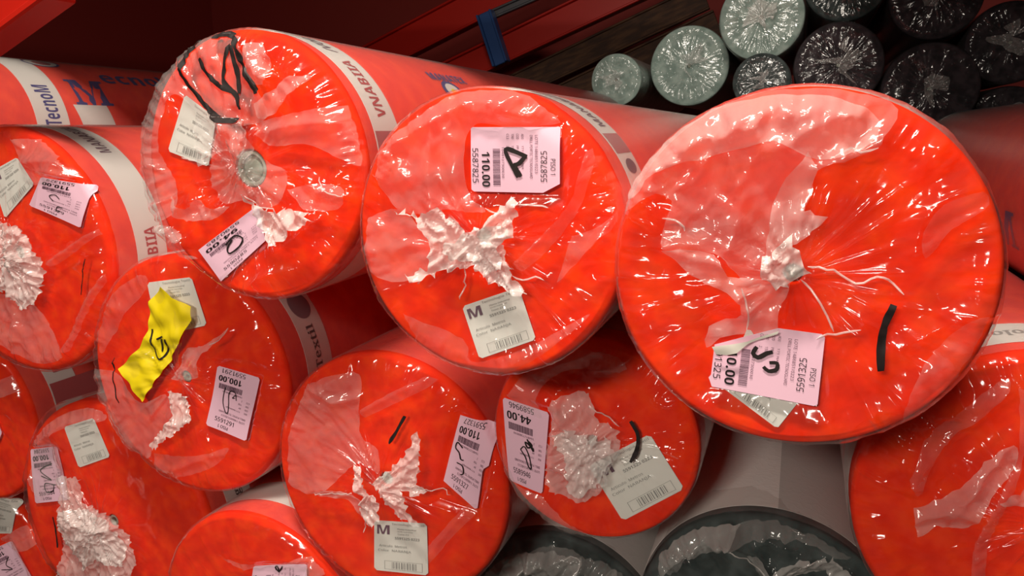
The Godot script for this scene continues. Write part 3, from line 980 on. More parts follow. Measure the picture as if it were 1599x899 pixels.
	o = roll("orange roll with square pink 5587825 sticker above a star of torn film", Vector3(-.2568, EYE - .0915, -.6012), .1295, M.orange, 41.1, {"loose": [[215, 14, .01]], "folds": [[.007, .008, [.0347, -.0197, .0725, .0203, .0987, .0745]], [.005, .006, [.0218, .1102, .0344, .1214, .0406, .1185]], [.006, .006, [.0469, .0985, .053, .1099, .059, .1168]], [.005, .006, [-.0948, .071, -.0585, .0898, -.0139, .1135, .0218, .1159]], [.005, .007, [.0854, -.009, .1035, -.002, .1234, .0281]], [.005, .006, [-.0428, .0219, -.0454, .0593, -.0376, .0988]], [.005, .007, [.0671, -.0408, .0857, -.0241, .1094, .0042]], [.004, .006, [.0213, -.1191, .0613, -.095, .099, -.0691]]], "flats": [[-.0077, .095, .0716, .095, .0724, .041, -.0084, .0401]], "fine": 2, "spots": [[-.0837, .0774, .035, 1], [.0312, .1129, .025, .8], [.0083, -.0009, .03, 1], [.1005, -.0022, .03, .8], [-.0614, -.0109, .04, .5], [.0076, -.1106, .035, .6]]})
	var band_d := band(o, -.05, -.11)
	print_side(o, "band_print", "MANABITEX", M.grey_ink, band_d, 48, 82, -.0908, -.0692)
	blot_side(o, "band_print", M.pink_print, band_d, [34, -.052, 44, -.052, 44, -.108, 34, -.108], .0008)
	blot_side(o, "band_print", M.grey_ink, band_d, oval(28, -.08, 3.4, .018), .0008)
	print_along(o, "side_print", "Manatex", M.pink_print, o.node, 34, 40, -.6, -.9)
	paper_tag(o, [-.0209, -.0652, .0344, -.0431, .051, -.0893, -.004, -.1136], true)
	torn_film(o, "haze", .0012, .0025, .001, [-.0834, .0867, -.0582, .1019, -.0237, .1224, .0312, .1243, .0591, .1098, .0714, .0984, .0344, .0942, -.0075, .0943, -.0115, .0416, .0084, .0238, -.0323, .0239, -.0463, .0186, -.0784, .0222, -.0993, .052])
	torn_film(o, "haze", .001, .002, .0008, [-.1121, .0128, -.0784, .0222, -.0504, -.0039, -.0475, -.0297, -.0807, -.0451, -.1142, -.034])
	torn_film(o, "faint", .002, .0025, .001, [.0347, -.0197, .0602, .0062, .0846, .0354, .0963, .0745, .1029, .0717, .0931, .0342, .0666, -.004, .0412, -.027])
	torn_film(o, "faint", .002, .0025, .0015, [.0851, .0059, .1091, .0159, .1234, .0281, .1209, .0164, .1035, -.002, .0856, -.0211, .0733, -.0341])
	torn_film(o, "faint", .001, .002, .0008, [-.078, -.0753, -.0167, -.0932, -.0064, -.1139, .0481, -.0931, .1018, -.0596, .0613, -.0982, .0213, -.1224, -.0171, -.1235, -.0567, -.1074])
	torn_film(o, "knot", .005, .009, .003, [-.0784, .0222, -.0463, .0186, -.0323, .0239, -.0152, .0136, -.0086, .0039, .0033, .0035, .0117, .0147, .0216, .0228, .0346, .0368, .0384, .0333, .0346, .0187, .034, .0034, .0265, -.0031, .0314, -.0183, .034, -.0307, .0446, -.044, .0314, -.0419, .0181, -.0381, .0081, -.0356, .003, -.0264, -.0089, -.024, -.0262, -.0283, -.0405, -.0341, -.0586, -.0402, -.0713, -.0378, -.0475, -.0297, -.0419, -.0196, -.0417, -.0099, -.0467, .0027, -.0589, .0133])
	torn_film(o, "knot", .009, .008, .003, [-.0154, .001, .0083, .0115, .0265, .0184, .0314, .0033, .0215, -.0065, .0248, -.025, .0081, -.0292, -.0054, -.0174, -.0261, -.0218, -.0294, -.0092])
	strand(o, [.0331, -.0307, .0413, -.0349, .0526, -.0309, .0613, -.0325])
	strand(o, [-.0141, -.0275, -.0136, -.0436, -.0197, -.0571])
	strand(o, [.0378, .0309, .0537, .0309, .0662, .0295])
	strand(o, [-.0603, -.0387, -.0568, -.0418, -.0594, -.0453])
	strand(o, [.0084, .0269, .0167, .0226, .0249, .0244])
	strand(o, [.0215, -.0347, .0314, -.0434, .0462, -.0461])
	sticker(o, [-.0077, .095, .0716, .095, .0724, .041, -.0084, .0401], "5587825", "110.00", [0, .02, .02, 0, 1, 0, 1, .86, .82, 1, .03, 1, 0, .97], [[.0036, [.55, .76, .47, .55, .41, .37, .43, .33, .52, .37, .65, .45]], [.0032, [.63, .44, .56, .55, .5, .57]], [.0036, [.5, .56, .58, .75]]])
	o = roll("orange roll with a bright yellow note stuck on its end", Vector3(-.8328, EYE - .3599, -.8121), .1857, M.orange, 54.8, {"folds": [[.005, .006, [-.077, -.1367, -.0335, -.1481, .057, -.1088, .1194, -.0987]], [.005, .006, [-.1607, -.0188, -.1083, .0235, -.0546, .0352]], [.005, .006, [.0657, .0426, .1255, .0436, .1762, .0384]], [.005, .006, [.1032, .0851, .0737, .0546, .0438, .0288]]], "flats": [[.1406, .0169, .1101, -.0826, .0357, -.0686, .0677, .0278]], "fine": 2, "spots": [[-.1116, .1052, .035, .9], [-.1485, -.0418, .035, .9], [.0221, .0207, .03, .9], [-.0349, -.0992, .035, .8], [.1332, -.0166, .035, .4]]})
	var band_f := band(o, -.05, -.11)
	print_side(o, "band_print", "TecnologiaTextil", M.ink, band_f, -36, 25, -.0908, -.0692, "Droid Serif", true)
	blot_side(o, "band_emblem", M.grey_ink, band_f, oval(35, -.08, 7, .022), .0008)
	paper_tag(o, [-.0552, .1408, .0305, .1552, .0513, .0857, -.0442, .0594], false)
	torn_film(o, "veil", .005, .006, .002, [.033, .0559, .0609, .0616, .1035, .0879, .0743, .0602, .052, .0411, .042, .0115, .0131, .0023, -.0082, .0027, .0079, .019])
	torn_film(o, "knot", .006, .007, .002, [-.0172, -.0131, .0175, -.0203, .02, -.0611, -.0111, -.0835, -.0596, -.1183, -.066, -.1101, -.0327, -.0807, -.0076, -.0531, -.012, -.03])
	torn_film(o, "haze", .0015, .003, .001, [-.1659, -.001, -.1156, -.0012, -.08, -.045, -.026, -.026, -.0156, -.0602, -.066, -.1101, -.077, -.1367, -.1295, -.1263, -.1603, -.0681])
	torn_film(o, "faint", .0012, .003, .001, [-.1525, .0605, -.109, .1226, -.0533, .1549, -.0411, .1391, -.0998, .083, -.1462, .0253])
	torn_film(o, "faint", .0012, .003, .001, [-.0685, -.129, .0285, -.1134, .0862, -.0923, .0552, -.127, -.0199, -.1581, -.0563, -.1519])
	strand(o, [.0678, .0623, .0888, .0727, .1038, .0906])
	marker_line(o, .0023, [-.1198, .0222, -.1227, -.0081, -.1219, -.0292, -.1187, -.0501])
	sticker(o, [.1406, .0169, .1101, -.0826, .0357, -.0686, .0677, .0278], "5591291", "100.00", [], [[.0012, [.3, .72, .4, .74, .55, .72, .68, .62, .68, .56, .55, .58, .4, .62, .33, .58, .34, .48, .45, .42]], [.0012, [.36, .45, .43, .52, .42, .46]]])
	var note := part("yellow_note", sheet(pairs([-.0125, .1412, .0065, .126, .0361, .1147, .0374, .0955, .0049, .053, -.0072, .0403, -.0122, .0283, -.037, .0021, -.0762, -.0445, -.095, -.0168, -.1147, .0049, -.0683, .0425, -.05, .0704, -.0404, .1167]), .003, func(x, y): return o.film(x, y) * .5 + o.low(x, y) * .5 + .007 + .004 * noise_a.get_noise_2d(x * 28.0, y * 28.0)), M.yellow, o.node, "bright yellow paper note")
	part("marker_scribble", ribbon(smooth_line(pairs([-.0423, .074, -.0435, .0538, -.0399, .0368, -.03, .0292, -.0177, .0421, -.0137, .0625]), .0009), .0026, func(x, y): return o.film(x, y) * .5 + o.low(x, y) * .5 + .0085 + .004 * noise_a.get_noise_2d(x * 28.0, y * 28.0)), M.marker, note)
	part("marker_scribble", ribbon(smooth_line(pairs([-.0334, .0594, -.0183, .066]), .0009), .0026, func(x, y): return o.film(x, y) * .5 + o.low(x, y) * .5 + .0085 + .004 * noise_a.get_noise_2d(x * 28.0, y * 28.0)), M.marker, note)
	part("marker_scribble", ribbon(smooth_line(pairs([-.0224, .0616, -.0264, .0411]), .0009), .0026, func(x, y): return o.film(x, y) * .5 + o.low(x, y) * .5 + .0085 + .004 * noise_a.get_noise_2d(x * 28.0, y * 28.0)), M.marker, note)
	o = roll("orange roll with 5591327 sticker at its right rim and white tag below", Vector3(-.4779, EYE - .4497, -.7854), .1741, M.orange, 68.5, {"folds": [[.006, .007, [-.0988, .1215, -.0641, .1061, -.0289, .1146]], [.006, .007, [-.1182, -.0342, -.0758, -.0202, -.0269, -.0258]], [.006, .009, [.0694, -.085, .1072, -.0326, .143, .0018]], [.005, .008, [-.0255, .0955, .0303, .13, .091, .1636]]], "flats": [[.1604, .098, .1328, -.0165, .0873, .0146, .1111, .107]], "fine": 2, "spots": [[-.0679, .1175, .03, 1.2], [-.1181, .0374, .035, .6], [.0046, .0004, .028, 1], [-.0856, -.0325, .03, .8], [.091, .1599, .025, .6]]})
	paper_tag(o, [-.0197, -.0619, .0599, -.0509, .06, -.1266, -.023, -.1373], true)
	torn_film(o, "haze", .0015, .003, .0015, [-.1031, .1249, -.0274, .1458, -.0312, .0669, -.002, .0475, -.0012, .0156, -.0356, .0219, -.0851, -.0239, -.1182, -.0342, -.1457, -.022, -.1387, .0426])
	torn_film(o, "knot", .006, .008, .0025, [-.0356, .0219, -.0246, .0238, -.0171, -.0035, .004, -.016, .003, -.0408, -.0108, -.0602, -.0239, -.0586, -.0274, -.0384, -.0222, -.0208, -.0346, -.0024])
	torn_film(o, "knot", .007, .008, .0025, [-.0081, .0042, .0096, .0194, .0399, .0463, .0616, .0885, .0652, .0736, .0645, .0464, .0575, .0137, .0758, .0091, .0592, .0001, .0387, .0064, .0461, -.0244, .0622, -.0435, .0372, -.0383, .0168, -.0177, .0045, -.0037])
	torn_film(o, "veil", .003, .004, .0015, [-.1086, -.0303, -.0712, -.0193, -.0398, -.0199, -.0226, -.0292, -.0282, -.0553, -.0538, -.0308, -.0856, -.0325])
	torn_film(o, "faint", .002, .003, .001, [.0697, -.0726, .1194, -.0104, .135, -.0153, .1028, -.0535, .0691, -.0974])
	torn_film(o, "faint", .0015, .003, .001, [-.0254, .0994, .0388, .1386, .091, .1636, .0749, .1431, .0172, .1091, -.0216, .0882])
	strand(o, [.0387, .0084, .0634, .0049, .0878, .0073, .0977, -.0007])
	strand(o, [-.0208, -.0371, -.0262, -.059, -.0301, -.0767])
	strand(o, [-.104, -.0316, -.0715, -.0257, -.0397, -.0178])
	marker_line(o, .0043, [.0374, .0977, .0265, .0787, .0136, .0579])
	sticker(o, [.1604, .098, .1328, -.0165, .0873, .0146, .1111, .107], "5591327", "110.00", [0, 0, .45, -.02, .52, .1, .97, 0, 1, .06, .98, 1, 0, 1], [[.0017, [.4, .72, .36, .88, .44, .9, .48, .78, .55, .7, .54, .62]], [.0016, [.62, .78, .62, .62, .7, .55, .74, .62]]])
	o = roll("small orange roll with 44.00 sticker and a big clump of crumpled film", Vector3(-.1945, EYE - .342, -.7623), .1204, M.orange, 82.2, {"folds": [[.005, .006, [-.0632, .078, -.0297, .0919, .0057, .1089]], [.005, .006, [.003, .0874, .0252, .0916, .0436, .105]], [.005, .006, [.0698, .0615, .0822, .0567, .0941, .0615]], [.005, .007, [-.0392, .0539, -.0454, .0084, -.0518, -.0349]], [.004, .005, [.0845, .0047, .0967, .0033, .1041, .0078]]], "flats": [[-.0495, .0283, -.0568, -.0735, -.0991, -.0644, -.1074, .0387]], "fine": 2, "spots": [[-.0189, .0396, .025, 1.3], [-.0005, .0985, .025, 1], [-.0563, .0687, .025, .9], [.0822, .0567, .018, .7], [.0967, .0033, .016, .6], [-.011, -.021, .03, .8]]})
	var band_h := band(o, -.05, -.11)
	paper_tag(o, [-.003, -.0302, .0651, .0191, .1051, -.0385, .0388, -.0901], true)
	torn_film(o, "milky", .004, .008, .0025, [-.0425, .0501, -.0225, .0594, -.0029, .0636, .004, .0461, .0142, .0307, .0337, .0235, .0344, 0, .0254, -.0253, .0195, -.0472, -.0066, -.0696, -.0271, -.0662, -.041, -.0652, -.0515, -.0563, -.0485, -.0166, -.0436, .0051])
	torn_film(o, "knot", .009, .008, .003, [-.0419, .0089, -.0252, .0183, .0015, .0153, .0275, .0159, .0312, -.0005, .0189, -.023, .0096, -.0455, -.0101, -.0631, -.024, -.0514, -.0211, -.0227, -.0315, -.0069])
	torn_film(o, "haze", .0015, .003, .0015, [-.0978, .0463, -.07, .0806, -.0332, .1015, .0025, .1102, .0375, .0995, .0316, .0891, -.0067, .0879, -.0395, .0775, -.0629, .0474, -.0592, .0202, -.0978, .0393])
	torn_film(o, "haze", .0015, .003, .0015, [-.1086, -.0082, -.1015, -.0652, -.0761, -.0899, -.0369, -.1117, .0046, -.1159, -.0266, -.0986, -.0513, -.0779, -.0906, -.0632])
	strand(o, [-.0025, .0452, .0172, .0379, .0335, .0268])
	marker_line(o, .0045, [.0448, .0334, .0527, .0213, .0541, .0099, .052, -.0022, .0467, -.0132])
	sticker(o, [-.0495, .0283, -.0568, -.0735, -.0991, -.0644, -.1074, .0387], "5589946", "44.00", [], [[.0013, [.55, .62, .62, .5, .72, .42, .74, .34, .6, .4, .5, .52, .55, .62]], [.0019, [.42, .42, .46, .34, .5, .44, .44, .5, .48, .34, .52, .3, .4, .46]]])
	o = roll("orange roll at the left edge with lilac sticker and thin black stroke", Vector3(-1.1944, EYE - .1967, -.8402), .2068, M.orange, 95.9, {"folds": [[.006, .008, [.0848, -.0102, .157, .0277, .2214, .058]], [.006, .008, [.1004, -.1548, .1528, -.0792, .2033, -.0219]], [.006, .008, [.0531, .1471, .1201, .1527, .1807, .1354]]], "flats": [[.1837, .115, .1553, .049, .0459, .0804, .0827, .1265]], "amp": 1.2, "fine": 2, "spots": [[.0262, .0061, .04, 1.3], [.1499, .1394, .045, 1], [.2081, .0722, .03, .7], [-.0279, -.126, .045, .8]]})
	var band_b := band(o, -.05, -.11)
	print_side(o, "band_print", "VNABIIA", M.red_ink, band_b, -14, 12, -.0908, -.0692)
	print_side(o, "band_print", "MANABIIA", M.grey_ink, band_b, 52, 80, -.0908, -.0692)
	paper_tag(o, [-.0401, .1312, .0278, .1562, .059, .1142, -.0202, .0559], true)
	torn_film(o, "knot", .006, .009, .003, [-.0064, .054, .0348, .0508, .0637, .0229, .0848, -.0102, .0717, -.0458, .0452, -.0781, .0148, -.0909, -.0153, -.0624, -.0607, -.0711, -.0552, -.0447, -.0289, -.0224, -.0253, .0132])
	torn_film(o, "haze", .002, .004, .002, [-.0607, -.0711, .0187, -.0701, .0433, -.0885, .0659, -.1172, .0922, -.1634, .0191, -.182, -.0735, -.133])
	torn_film(o, "haze", .0015, .004, .002, [.0334, .1844, .1125, .1824, .1844, .1581, .1994, .1358, .1148, .1226, .0604, .1142, .0464, .147])
	torn_film(o, "faint", .002, .003, .001, [.0857, -.0053, .1505, .0274, .2185, .0588, .2207, .0533, .1482, .0129, .0907, -.0148])
	torn_film(o, "faint", .002, .003, .001, [.0944, -.1503, .1461, -.0797, .2001, -.0221, .2057, -.0265, .1504, -.0942, .1073, -.154])
	marker_line(o, .0023, [.1644, .0019, .1529, -.0253, .1445, -.0577])
	sticker(o, [.1837, .115, .1553, .049, .0459, .0804, .0827, .1265], "5591329", "110.00", [], [[.0014, [.5, .5, .42, .6, .5, .7, .6, .6]], [.0014, [.7, .4, .72, .5, .82, .5, .8, .42]]])
	o = roll("orange roll low at the left, grey tag and lilac sticker on its end", Vector3(-1.1274, EYE - .6996, -.8976), .2314, M.orange, 109.6, {"loose": [[125, 18, .03]], "folds": [[.006, .008, [-.0842, .0803, -.0485, .0124, .0592, .0042]], [.005, .006, [-.1523, .1283, -.0666, .1849, .0087, .2028]]], "flats": [[-.1134, .1308, -.1032, .0245, -.1959, -.0007, -.1898, .1112]], "amp": 1.2, "fine": 1, "spots": [[-.0715, .1555, .035, 1.1], [-.0317, .0007, .045, 1.1], [-.1665, .0509, .03, .8], [.125, .1097, .025, .7]]})
	var band_l := band(o, -.05, -.11)
	print_side(o, "band_print", "TecnologiaTextil", M.ink, band_l, -10, 40, -.0908, -.0692, "Droid Serif", true)
	paper_tag(o, [-.0923, .1704, -.0141, .1996, .0153, .1298, -.0678, .0942], false)
	torn_film(o, "milky", .005, .008, .002, [-.0975, .0854, -.0363, .0887, -.034, .045, .028, .0347, .0672, -.0015, .0781, -.0508, .0524, -.1093, -.0234, -.1272, -.09, -.1271, -.1395, -.1306, -.1053, -.0446, -.1045, .0167])
	torn_film(o, "knot", .009, .008, .002, [-.0946, .0186, -.0352, .0373, .0269, .0271, .0651, -.0166, .0496, -.0646, -.0138, -.0635, -.0563, -.0959, -.088, -.0564])
	torn_film(o, "haze", .0015, .003, .001, [-.1943, .0612, -.1609, .1344, -.0831, .1969, -.0062, .2216, .0267, .2054, -.0882, .1674, -.1011, .0922, -.1737, .0112])
	marker_line(o, .0043, [-.1395, -.0132, -.1389, -.0439, -.1387, -.0774])
	sticker(o, [-.1134, .1308, -.1032, .0245, -.1959, -.0007, -.1898, .1112], "5591284", "100.00", [], [[.0019, [.3, .3, .4, .7, .6, .4, .5, .7]], [.0017, [.7, .3, .65, .6, .8, .6, .8, .4, .7, .35]]])
	o = roll("orange roll cut off by the lower right corner, white band along its upper rim", Vector3(.2229, EYE - .3341, -.7211), .1539, M.orange, 123.3, {"loose": [[170, 18, .015]], "folds": [[.007, .009, [-.0996, -.0124, -.0735, .0118, -.0402, .0699]], [.006, .008, [-.108, .0183, -.0887, .0593, -.069, .0867, -.041, .1171]], [.006, .008, [-.0478, -.06, -.0477, -.0149, -.03, .0444]], [.006, .007, [-.1072, .0375, -.0894, .0899, -.0686, .1047]]], "amp": 1.1, "fine": 2, "spots": [[-.0919, .0895, .03, 1.2], [-.1015, .0322, .03, 1], [-.0607, .0111, .03, 1], [-.0593, .1089, .028, .9], [-.1049, -.0397, .025, .6]]})
	var band_i := band(o, -.035, -.1)
	print_side(o, "band_print", "TecnologiaTextil", M.faint_ink, band_i, 80, 135, -.0792, -.0558, "Droid Serif", true)
	torn_film(o, "veil", .004, .007, .0015, [-.1023, .0017, -.0748, .0242, -.0512, .0591, -.0405, .0723, -.0308, .0714, -.031, .0533, -.0488, .0164, -.0585, -.0091, -.081, -.0152, -.0956, -.0263])
	torn_film(o, "faint", .002, .004, .001, [-.046, .1194, -.0362, .1264, -.029, .0686, -.0381, .0307, -.0502, -.0154, -.0491, -.0665, -.0396, -.0643, -.0404, -.0134, -.0286, .0324, -.0241, .0754, -.0309, .1213])
	torn_film(o, "veil", .004, .006, .001, [-.0394, .0212, -.0174, .0375, -.0056, .0395, -.0037, .0248, -.0317, .018])
	torn_film(o, "faint", .0015, .004, .001, [-.1092, .0309, -.0979, .0734, -.0713, .1073, -.0424, .1286, -.0474, .1105, -.0757, .0797, -.0925, .0463, -.0996, .0134])
	o = roll("dark grey roll with milky film on its side under the largest orange roll", Vector3(.0028, EYE - .5683, -.8093), .1468, M.grey, 137.0, {"loose": [[115, 18, .015]], "folds": [[.008, .009, [-.041, .1239, -.0209, .1104, -.0004, .0884]], [.008, .01, [.0087, .0926, .0293, .1147, .0611, .1237, .0894, .1023]], [.005, .006, [-.0483, .1157, -.0385, .1463, -.035, .1514]]], "amp": 1.5, "fine": 2, "spots": [[.0062, .1551, .03, 1.6], [-.0611, .1331, .03, 1.8], [.0596, .1425, .03, 1.4], [-.0957, .1058, .035, 1.8], [-.0378, .1355, .03, 1], [.0176, .099, .04, 1.2], [.0322, .1496, .025, .6]]})
	band(o, -.022, -1.3, 88, 270, M.wrap_pale, "outer_wrap", .0024)
	band(o, -.022, -1.3, -90, 88, M.wrap_thin, "outer_wrap", .0024)
	torn_film(o, "milky", .004, .007, .002, [.0014, .0888, .0133, .1068, .029, .1189, .0521, .125, .0645, .1255, .078, .1125, .0968, .0976, .0867, .0932, .0623, .0875, .0588, .1082, .045, .1008, .029, .095, .0117, .0765, -.0031, .0721])
	torn_film(o, "veil", .003, .006, .002, [-.0232, .1165, -.0135, .1142, -.0009, .0949, .0051, .0896, -.0031, .0721, -.0122, .0946])
	torn_film(o, "veil", .002, .005, .002, [-.1214, .0819, -.1022, .1135, -.0653, .1389, -.035, .1514, -.0411, .126, -.0634, .1036, -.0987, .0823, -.1182, .0546])
	torn_film(o, "haze", .002, .005, .002, [-.1213, .0773, -.1022, .1135, -.0653, .1389, -.035, .1525, .0058, .1603, .0498, .1531, .0867, .1334, .109, .1152, .0934, .116, .0334, .1328, -.0334, .1254, -.0792, .1002, -.106, .0621])
	torn_film(o, "veil", .004, .007, .002, [.0062, .1551, .0226, .1562, .0428, .1517, .0646, .1456, .0508, .1406, .0328, .1412, .0142, .146])
	strand(o, [-.041, .1239, -.0229, .1122, -.0085, .0954, -.0004, .0884])
	strand(o, [.0117, .0765, .0215, .0955, .0356, .1052, .0369, .112, .0453, .1203])
	o = roll("dark grey roll under the small orange roll, shiny crinkled film", Vector3(-.2843, EYE - .7273, -.9303), .1581, M.grey, 150.7, {"folds": [[.008, .008, [-.0742, .0755, -.0378, .1134, -.0063, .1328]], [.008, .008, [-.03, .1421, -.0102, .134, .0056, .1189]], [.007, .008, [.0091, .1382, .034, .1395, .0399, .1307, .0251, .1048]]], "amp": 1.6, "fine": 2, "spots": [[-.0299, .1256, .03, 1.8], [-.0742, .0925, .025, 1.2], [.0702, .1193, .025, 1.6], [.0095, .1116, .03, 1.2]]})
	band(o, -.022, -1.3, 88, 270, M.wrap_pale, "outer_wrap", .0024)
	band(o, -.022, -1.3, -90, 88, M.wrap_thin, "outer_wrap", .0024)
	torn_film(o, "haze", .002, .006, .002, [-.1117, .0754, -.0865, .1068, -.0539, .1308, -.0221, .1458, .0128, .1492, .0472, .1424, .0809, .1358, .1029, .1327, .0998, .116, .0477, .1202, -.0101, .1237, -.0599, .0958, -.0992, .0653])
	torn_film(o, "veil", .003, .008, .002, [-.0908, .0716, -.066, .1176, -.03, .1431, .0013, .1426, .0396, .1428, .04, .1266, .0252, .1027, -.0097, .0905, -.0377, .1008, -.066, .0774])
	torn_film(o, "veil", .003, .008, .002, [.0477, .1202, .0665, .1184, .0846, .1326, .0923, .1223, .0852, .1126, .0518, .1048])
	strand(o, [-.0721, .0759, -.0457, .1074, -.0298, .1214])
	strand(o, [.0168, .1398, .0359, .142, .0408, .1329, .0345, .1172, .0251, .1069])
	o = roll("orange roll cut by the left edge, left of the yellow note", Vector3(-1.5204, EYE - .564, -.9257), .1802, M.orange, 164.4, {"flats": [[.0624, .0407, .0926, -.0169, .0448, -.0877, -.0248, -.0489]], "fine": 1, "spots": [[.1324, .1561, .03, .8], [.1253, .076, .03, .6]]})
	var band_k := band(o, -.05, -.11)
	blot_side(o, "band_print", M.red_ink, band_k, [10, -.052, 24, -.052, 24, -.16, 10, -.16], .0008)
	blot_side(o, "band_print", M.pink_print, band_k, [30, -.07, 38, -.07, 38, -.1, 30, -.1], .0008)
	torn_film(o, "haze", .0015, .003, .001, [.1006, .0897, .1598, .1134, .2074, .132, .1922, .0977, .1326, .0669, .0949, .062])
	sticker(o, [.0624, .0407, .0926, -.0169, .0448, -.0877, -.0248, -.0489], "5591288", "100.00", [], [])
	o = roll("orange roll cut by the lower left corner, pale tag at the edge", Vector3(-1.6729, EYE - .959, -.9794), .239, M.orange, 178.1, {"flats": [[.1372, .089, .1854, .0123, .0871, -.0531, .0277, .0321]], "fine": 1, "spots": [[.1471, .0857, .03, .6]]})
	var band_m := band(o, -.05, -.11)
	paper_tag(o, [.0769, .193, .17, .1839, .137, .1052, .0506, .0872], false)
	torn_film(o, "haze", .0015, .003, .001, [.1173, .0957, .192, .138, .2429, .1378, .1993, .0861, .1338, .0719])
	sticker(o, [.1372, .089, .1854, .0123, .0871, -.0531, .0277, .0321], "5591290", "100.00", [], [[.0019, [.3, .3, .45, .5, .6, .4, .5, .7]]])
	o = roll("orange roll at the bottom edge, only its top and a sticker's edge showing", Vector3(-.7112, EYE - .7265, -.787), .1775, M.orange, 191.8, {"folds": [[.005, .006, [-.0408, .1111, .0188, .1199, .0979, .1272]]], "flats": [[.0055, .1002, .0988, .1234, .0989, .0762, -.0059, .0507]], "fine": 1, "spots": [[.0981, .1293, .025, .8]]})
	var band_n := band(o, -.05, -.11)
	torn_film(o, "haze", .0015, .003, .001, [-.0531, .1084, -.0057, .1061, .0529, .1192, .0986, .1375, .1329, .1331, .1537, .1258, .1188, .1137, .0521, .1087, -.0066, .0954])
	sticker(o, [.0055, .1002, .0988, .1234, .0989, .0762, -.0059, .0507], "5591282", "100.00", [], [[.0022, [.5, .25, .42, .1, .45, .04, .5, .2, .55, .05]]])
	o = roll("topmost orange roll at the left edge, blue print on its side", Vector3(-1.54, EYE - .002, -.951), .15, M.orange, 205.5, {"fine": 0})
	var band_a := band(o, -.1, -.17)
	print_side(o, "band_print", "TecnoM", M.blue_ink, band_a, 5, 38, -.152, -.118)
	blot_side(o, "side_emblem", M.blue_ink, o.node, oval(72, -.2, 9, .04), .0006)
	blot_side(o, "side_emblem", M.band, o.node, oval(72, -.2, 8, .034), .0007)
	blot_side(o, "side_emblem", M.pink_print, o.node, oval(71, -.2, 5, .02), .0009)
	print_along(o, "side_print", "M", M.blue_ink, o.node, 22, 46, -.2, -.29, "Droid Serif")
	print_along(o, "side_print", "ecnologia", M.blue_ink, o.node, 40, 60, -.3, -.62)
	blot_side(o, "side_patch", M.band, o.node, [6, -.2, 22, -.19, 22, -.27, 6, -.28], .0007)
	o = roll("orange roll in shade at the right edge behind the largest roll", Vector3(.425, EYE - .095, -.841), .15, M.orange, 219.2, {"fine": 0})
	print_along(o, "side_print", "M", M.blue_ink, o.node, 205, 185, -.33, -.46, "Droid Serif")

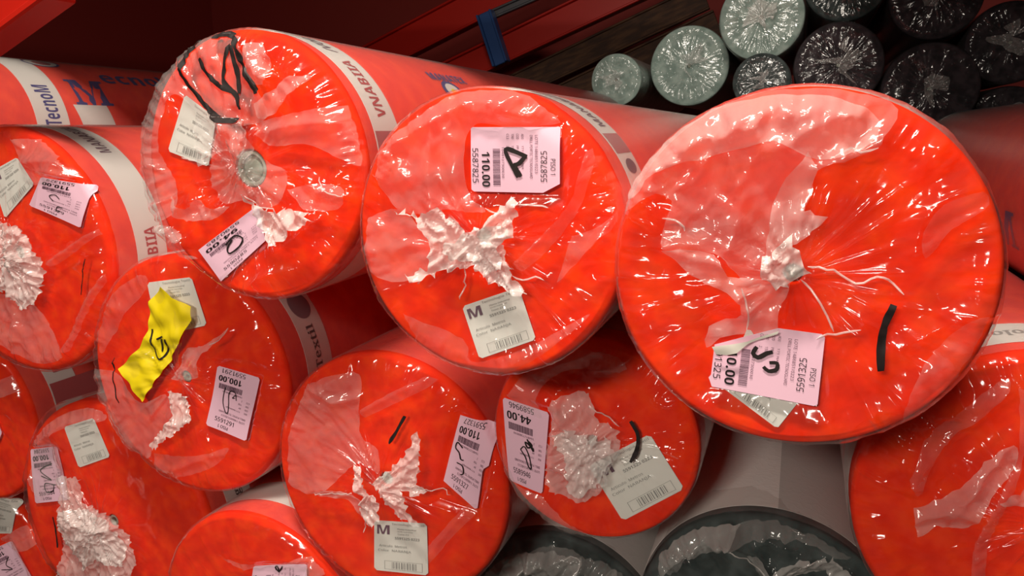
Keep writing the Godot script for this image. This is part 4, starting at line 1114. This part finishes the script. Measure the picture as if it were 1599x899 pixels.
func far_rolls() -> void:
	var o: Roll
	o = roll("small pale grey-green roll end farthest left of the far grey stack", Vector3(-.6002, EYE + .1708, -2.5676), .0879, M.pale_grey, 301.3, {"fine": 1, "amp": .7, "length": 1.2, "group": "grey and black rolls stacked far behind"})
	torn_film(o, "veil", .006, .012, .002, [.016, .0105, .035, .0253, .0116, .0237, -.0016, .04, .0135, .0268, -.0372, .0408, -.0043, .0207, -.0656, .0105, -.0327, .0007, -.0298, -.0204, .0001, -.0144, .0042, -.035, .0261, -.0112, .0187, .0002])
	o = roll("pale grey-green roll end with pleated film in the far stack", Vector3(-.3768, EYE + .221, -2.7053), .1351, M.pale_grey, 311.0, {"fine": 1, "amp": .7, "length": 1.2, "group": "grey and black rolls stacked far behind"})
	torn_film(o, "veil", .006, .012, .002, [.0677, .0162, .0376, .0354, .0485, .0495, .0379, .0758, .0032, .0413, -.0329, .0356, -.0359, .0365, -.0063, .0162, -.0134, -.0043, -.0139, -.0293, -.0198, -.0124, .0191, -.0475, -.0111, -.0051, .0147, .0024])
	o = roll("light grey roll end with bright crumpled film, top left of the far stack", Vector3(-.14, EYE + .3461, -2.5506), .1288, M.pale_grey, 320.7, {"fine": 1, "amp": .7, "length": 1.2, "group": "grey and black rolls stacked far behind"})
	torn_film(o, "milky", .006, .012, .002, [.0439, .0155, .0431, .0429, .004, .0396, .0259, .0383, -.0193, .0581, -.0187, .0458, -.0412, .0284, -.0384, .0155, -.0511, -.0057, -.0544, -.0277, -.01, -.0126, .0164, -.0379, .0121, -.0034, .0342, -.005])
	o = roll("small grey roll end low between two larger ones in the far stack", Vector3(-.113, EYE + .1359, -2.2666), .0788, M.grey, 330.4, {"fine": 1, "amp": .7, "length": 1.2, "group": "grey and black rolls stacked far behind"})
	torn_film(o, "veil", .006, .012, .002, [.0067, .0095, .0185, .02, .0156, .0312, .0147, .0367, .0096, .0249, -.0141, .0265, -.0012, .0169, -.034, .0095, -.0028, .0016, -.0236, -.0165, -.0039, -.0184, .0092, -.0158, .0067, -.0018, .026, -.0021])
	o = roll("black roll end with a bluish rim, lower middle of the far stack", Vector3(.0931, EYE + .1975, -2.5564), .129, M.charcoal, 340.1, {"fine": 1, "amp": .7, "length": 1.2, "group": "grey and black rolls stacked far behind"})
	torn_film(o, "veil", .006, .012, .002, [.0494, .0155, .0591, .039, .019, .0481, .0189, .0814, -.0187, .0388, -.0082, .0532, .018, .0256, -.0696, .0155, -.0067, .0019, .0002, -.0147, -.0039, -.0142, .0528, -.0568, .0227, -.0205, .04, -.0104])
	o = roll("grey roll end cut by the top edge in the far stack", Vector3(.0981, EYE + .4572, -2.6325), .1248, M.grey, 349.8, {"fine": 1, "amp": .7, "length": 1.2, "group": "grey and black rolls stacked far behind"})
	torn_film(o, "veil", .006, .012, .002, [.0355, .015, .0615, .0427, .0239, .0426, .0255, .0704, -.0141, .0472, -.0519, .0648, -.034, .031, -.0808, .015, -.0512, .0037, -.012, -.008, -.0229, -.0124, .0181, -.0218, -.0059, -.0127, .0481, -.0009])
	o = roll("black roll end cut by the top edge, right half of the far stack", Vector3(.3544, EYE + .405, -2.6826), .1312, M.charcoal, 359.5, {"fine": 1, "amp": .7, "length": 1.2, "group": "grey and black rolls stacked far behind"})
	torn_film(o, "veil", .006, .012, .002, [.0484, .0157, .0417, .0397, .0088, .0372, .0052, .0424, -.0399, .063, -.0283, .0493, -.0391, .0335, -.0236, .0157, -.0403, -.0021, -.0306, -.0362, -.0348, -.0324, .0012, -.0356, .0077, -.01, .0136, .0001])
	o = roll("black roll end just over the right shoulder of the largest orange roll", Vector3(.3517, EYE + .1254, -2.5809), .1336, M.charcoal, 369.2, {"fine": 1, "amp": .7, "length": 1.2, "group": "grey and black rolls stacked far behind"})
	torn_film(o, "veil", .006, .012, .002, [.0475, .016, .0424, .0309, .0015, .0422, -.0079, .0744, .0053, .0628, -.0071, .035, -.0219, .0277, -.0179, .016, -.0177, .0002, -.0138, -.0136, -.0149, -.0249, .0145, -.0555, .0065, -.0041, .0413, -.0095])
	o = roll("black roll end cut by the right edge in the far stack", Vector3(.5727, EYE + .2629, -2.7215), .121, M.charcoal, 378.9, {"fine": 1, "amp": .7, "length": 1.2, "group": "grey and black rolls stacked far behind"})
	torn_film(o, "veil", .006, .012, .002, [-.002, .0145, .056, .041, .0203, .033, .0119, .0647, -.0013, .0572, -.0274, .0424, -.011, .0248, -.0685, .0145, -.0572, -.0004, -.0243, -.0119, -.0041, -.0298, .0351, -.0415, .0355, -.0031, .0801, -.0152])
	o = roll("black roll end at the right edge, lowest of the far stack", Vector3(.6008, EYE + .0176, -2.7623), .1204, M.charcoal, 388.6, {"fine": 1, "amp": .7, "length": 1.2, "group": "grey and black rolls stacked far behind"})
	torn_film(o, "veil", .006, .012, .002, [.0275, .0144, .0078, .0385, .0412, .0435, .0204, .0714, -.0201, .0465, -.0486, .0595, .006, .0306, -.0392, .0144, -.0196, .0027, -.052, -.0391, -.0042, -.0175, .0161, -.0326, .0257, -.0151, .0022, .0018])
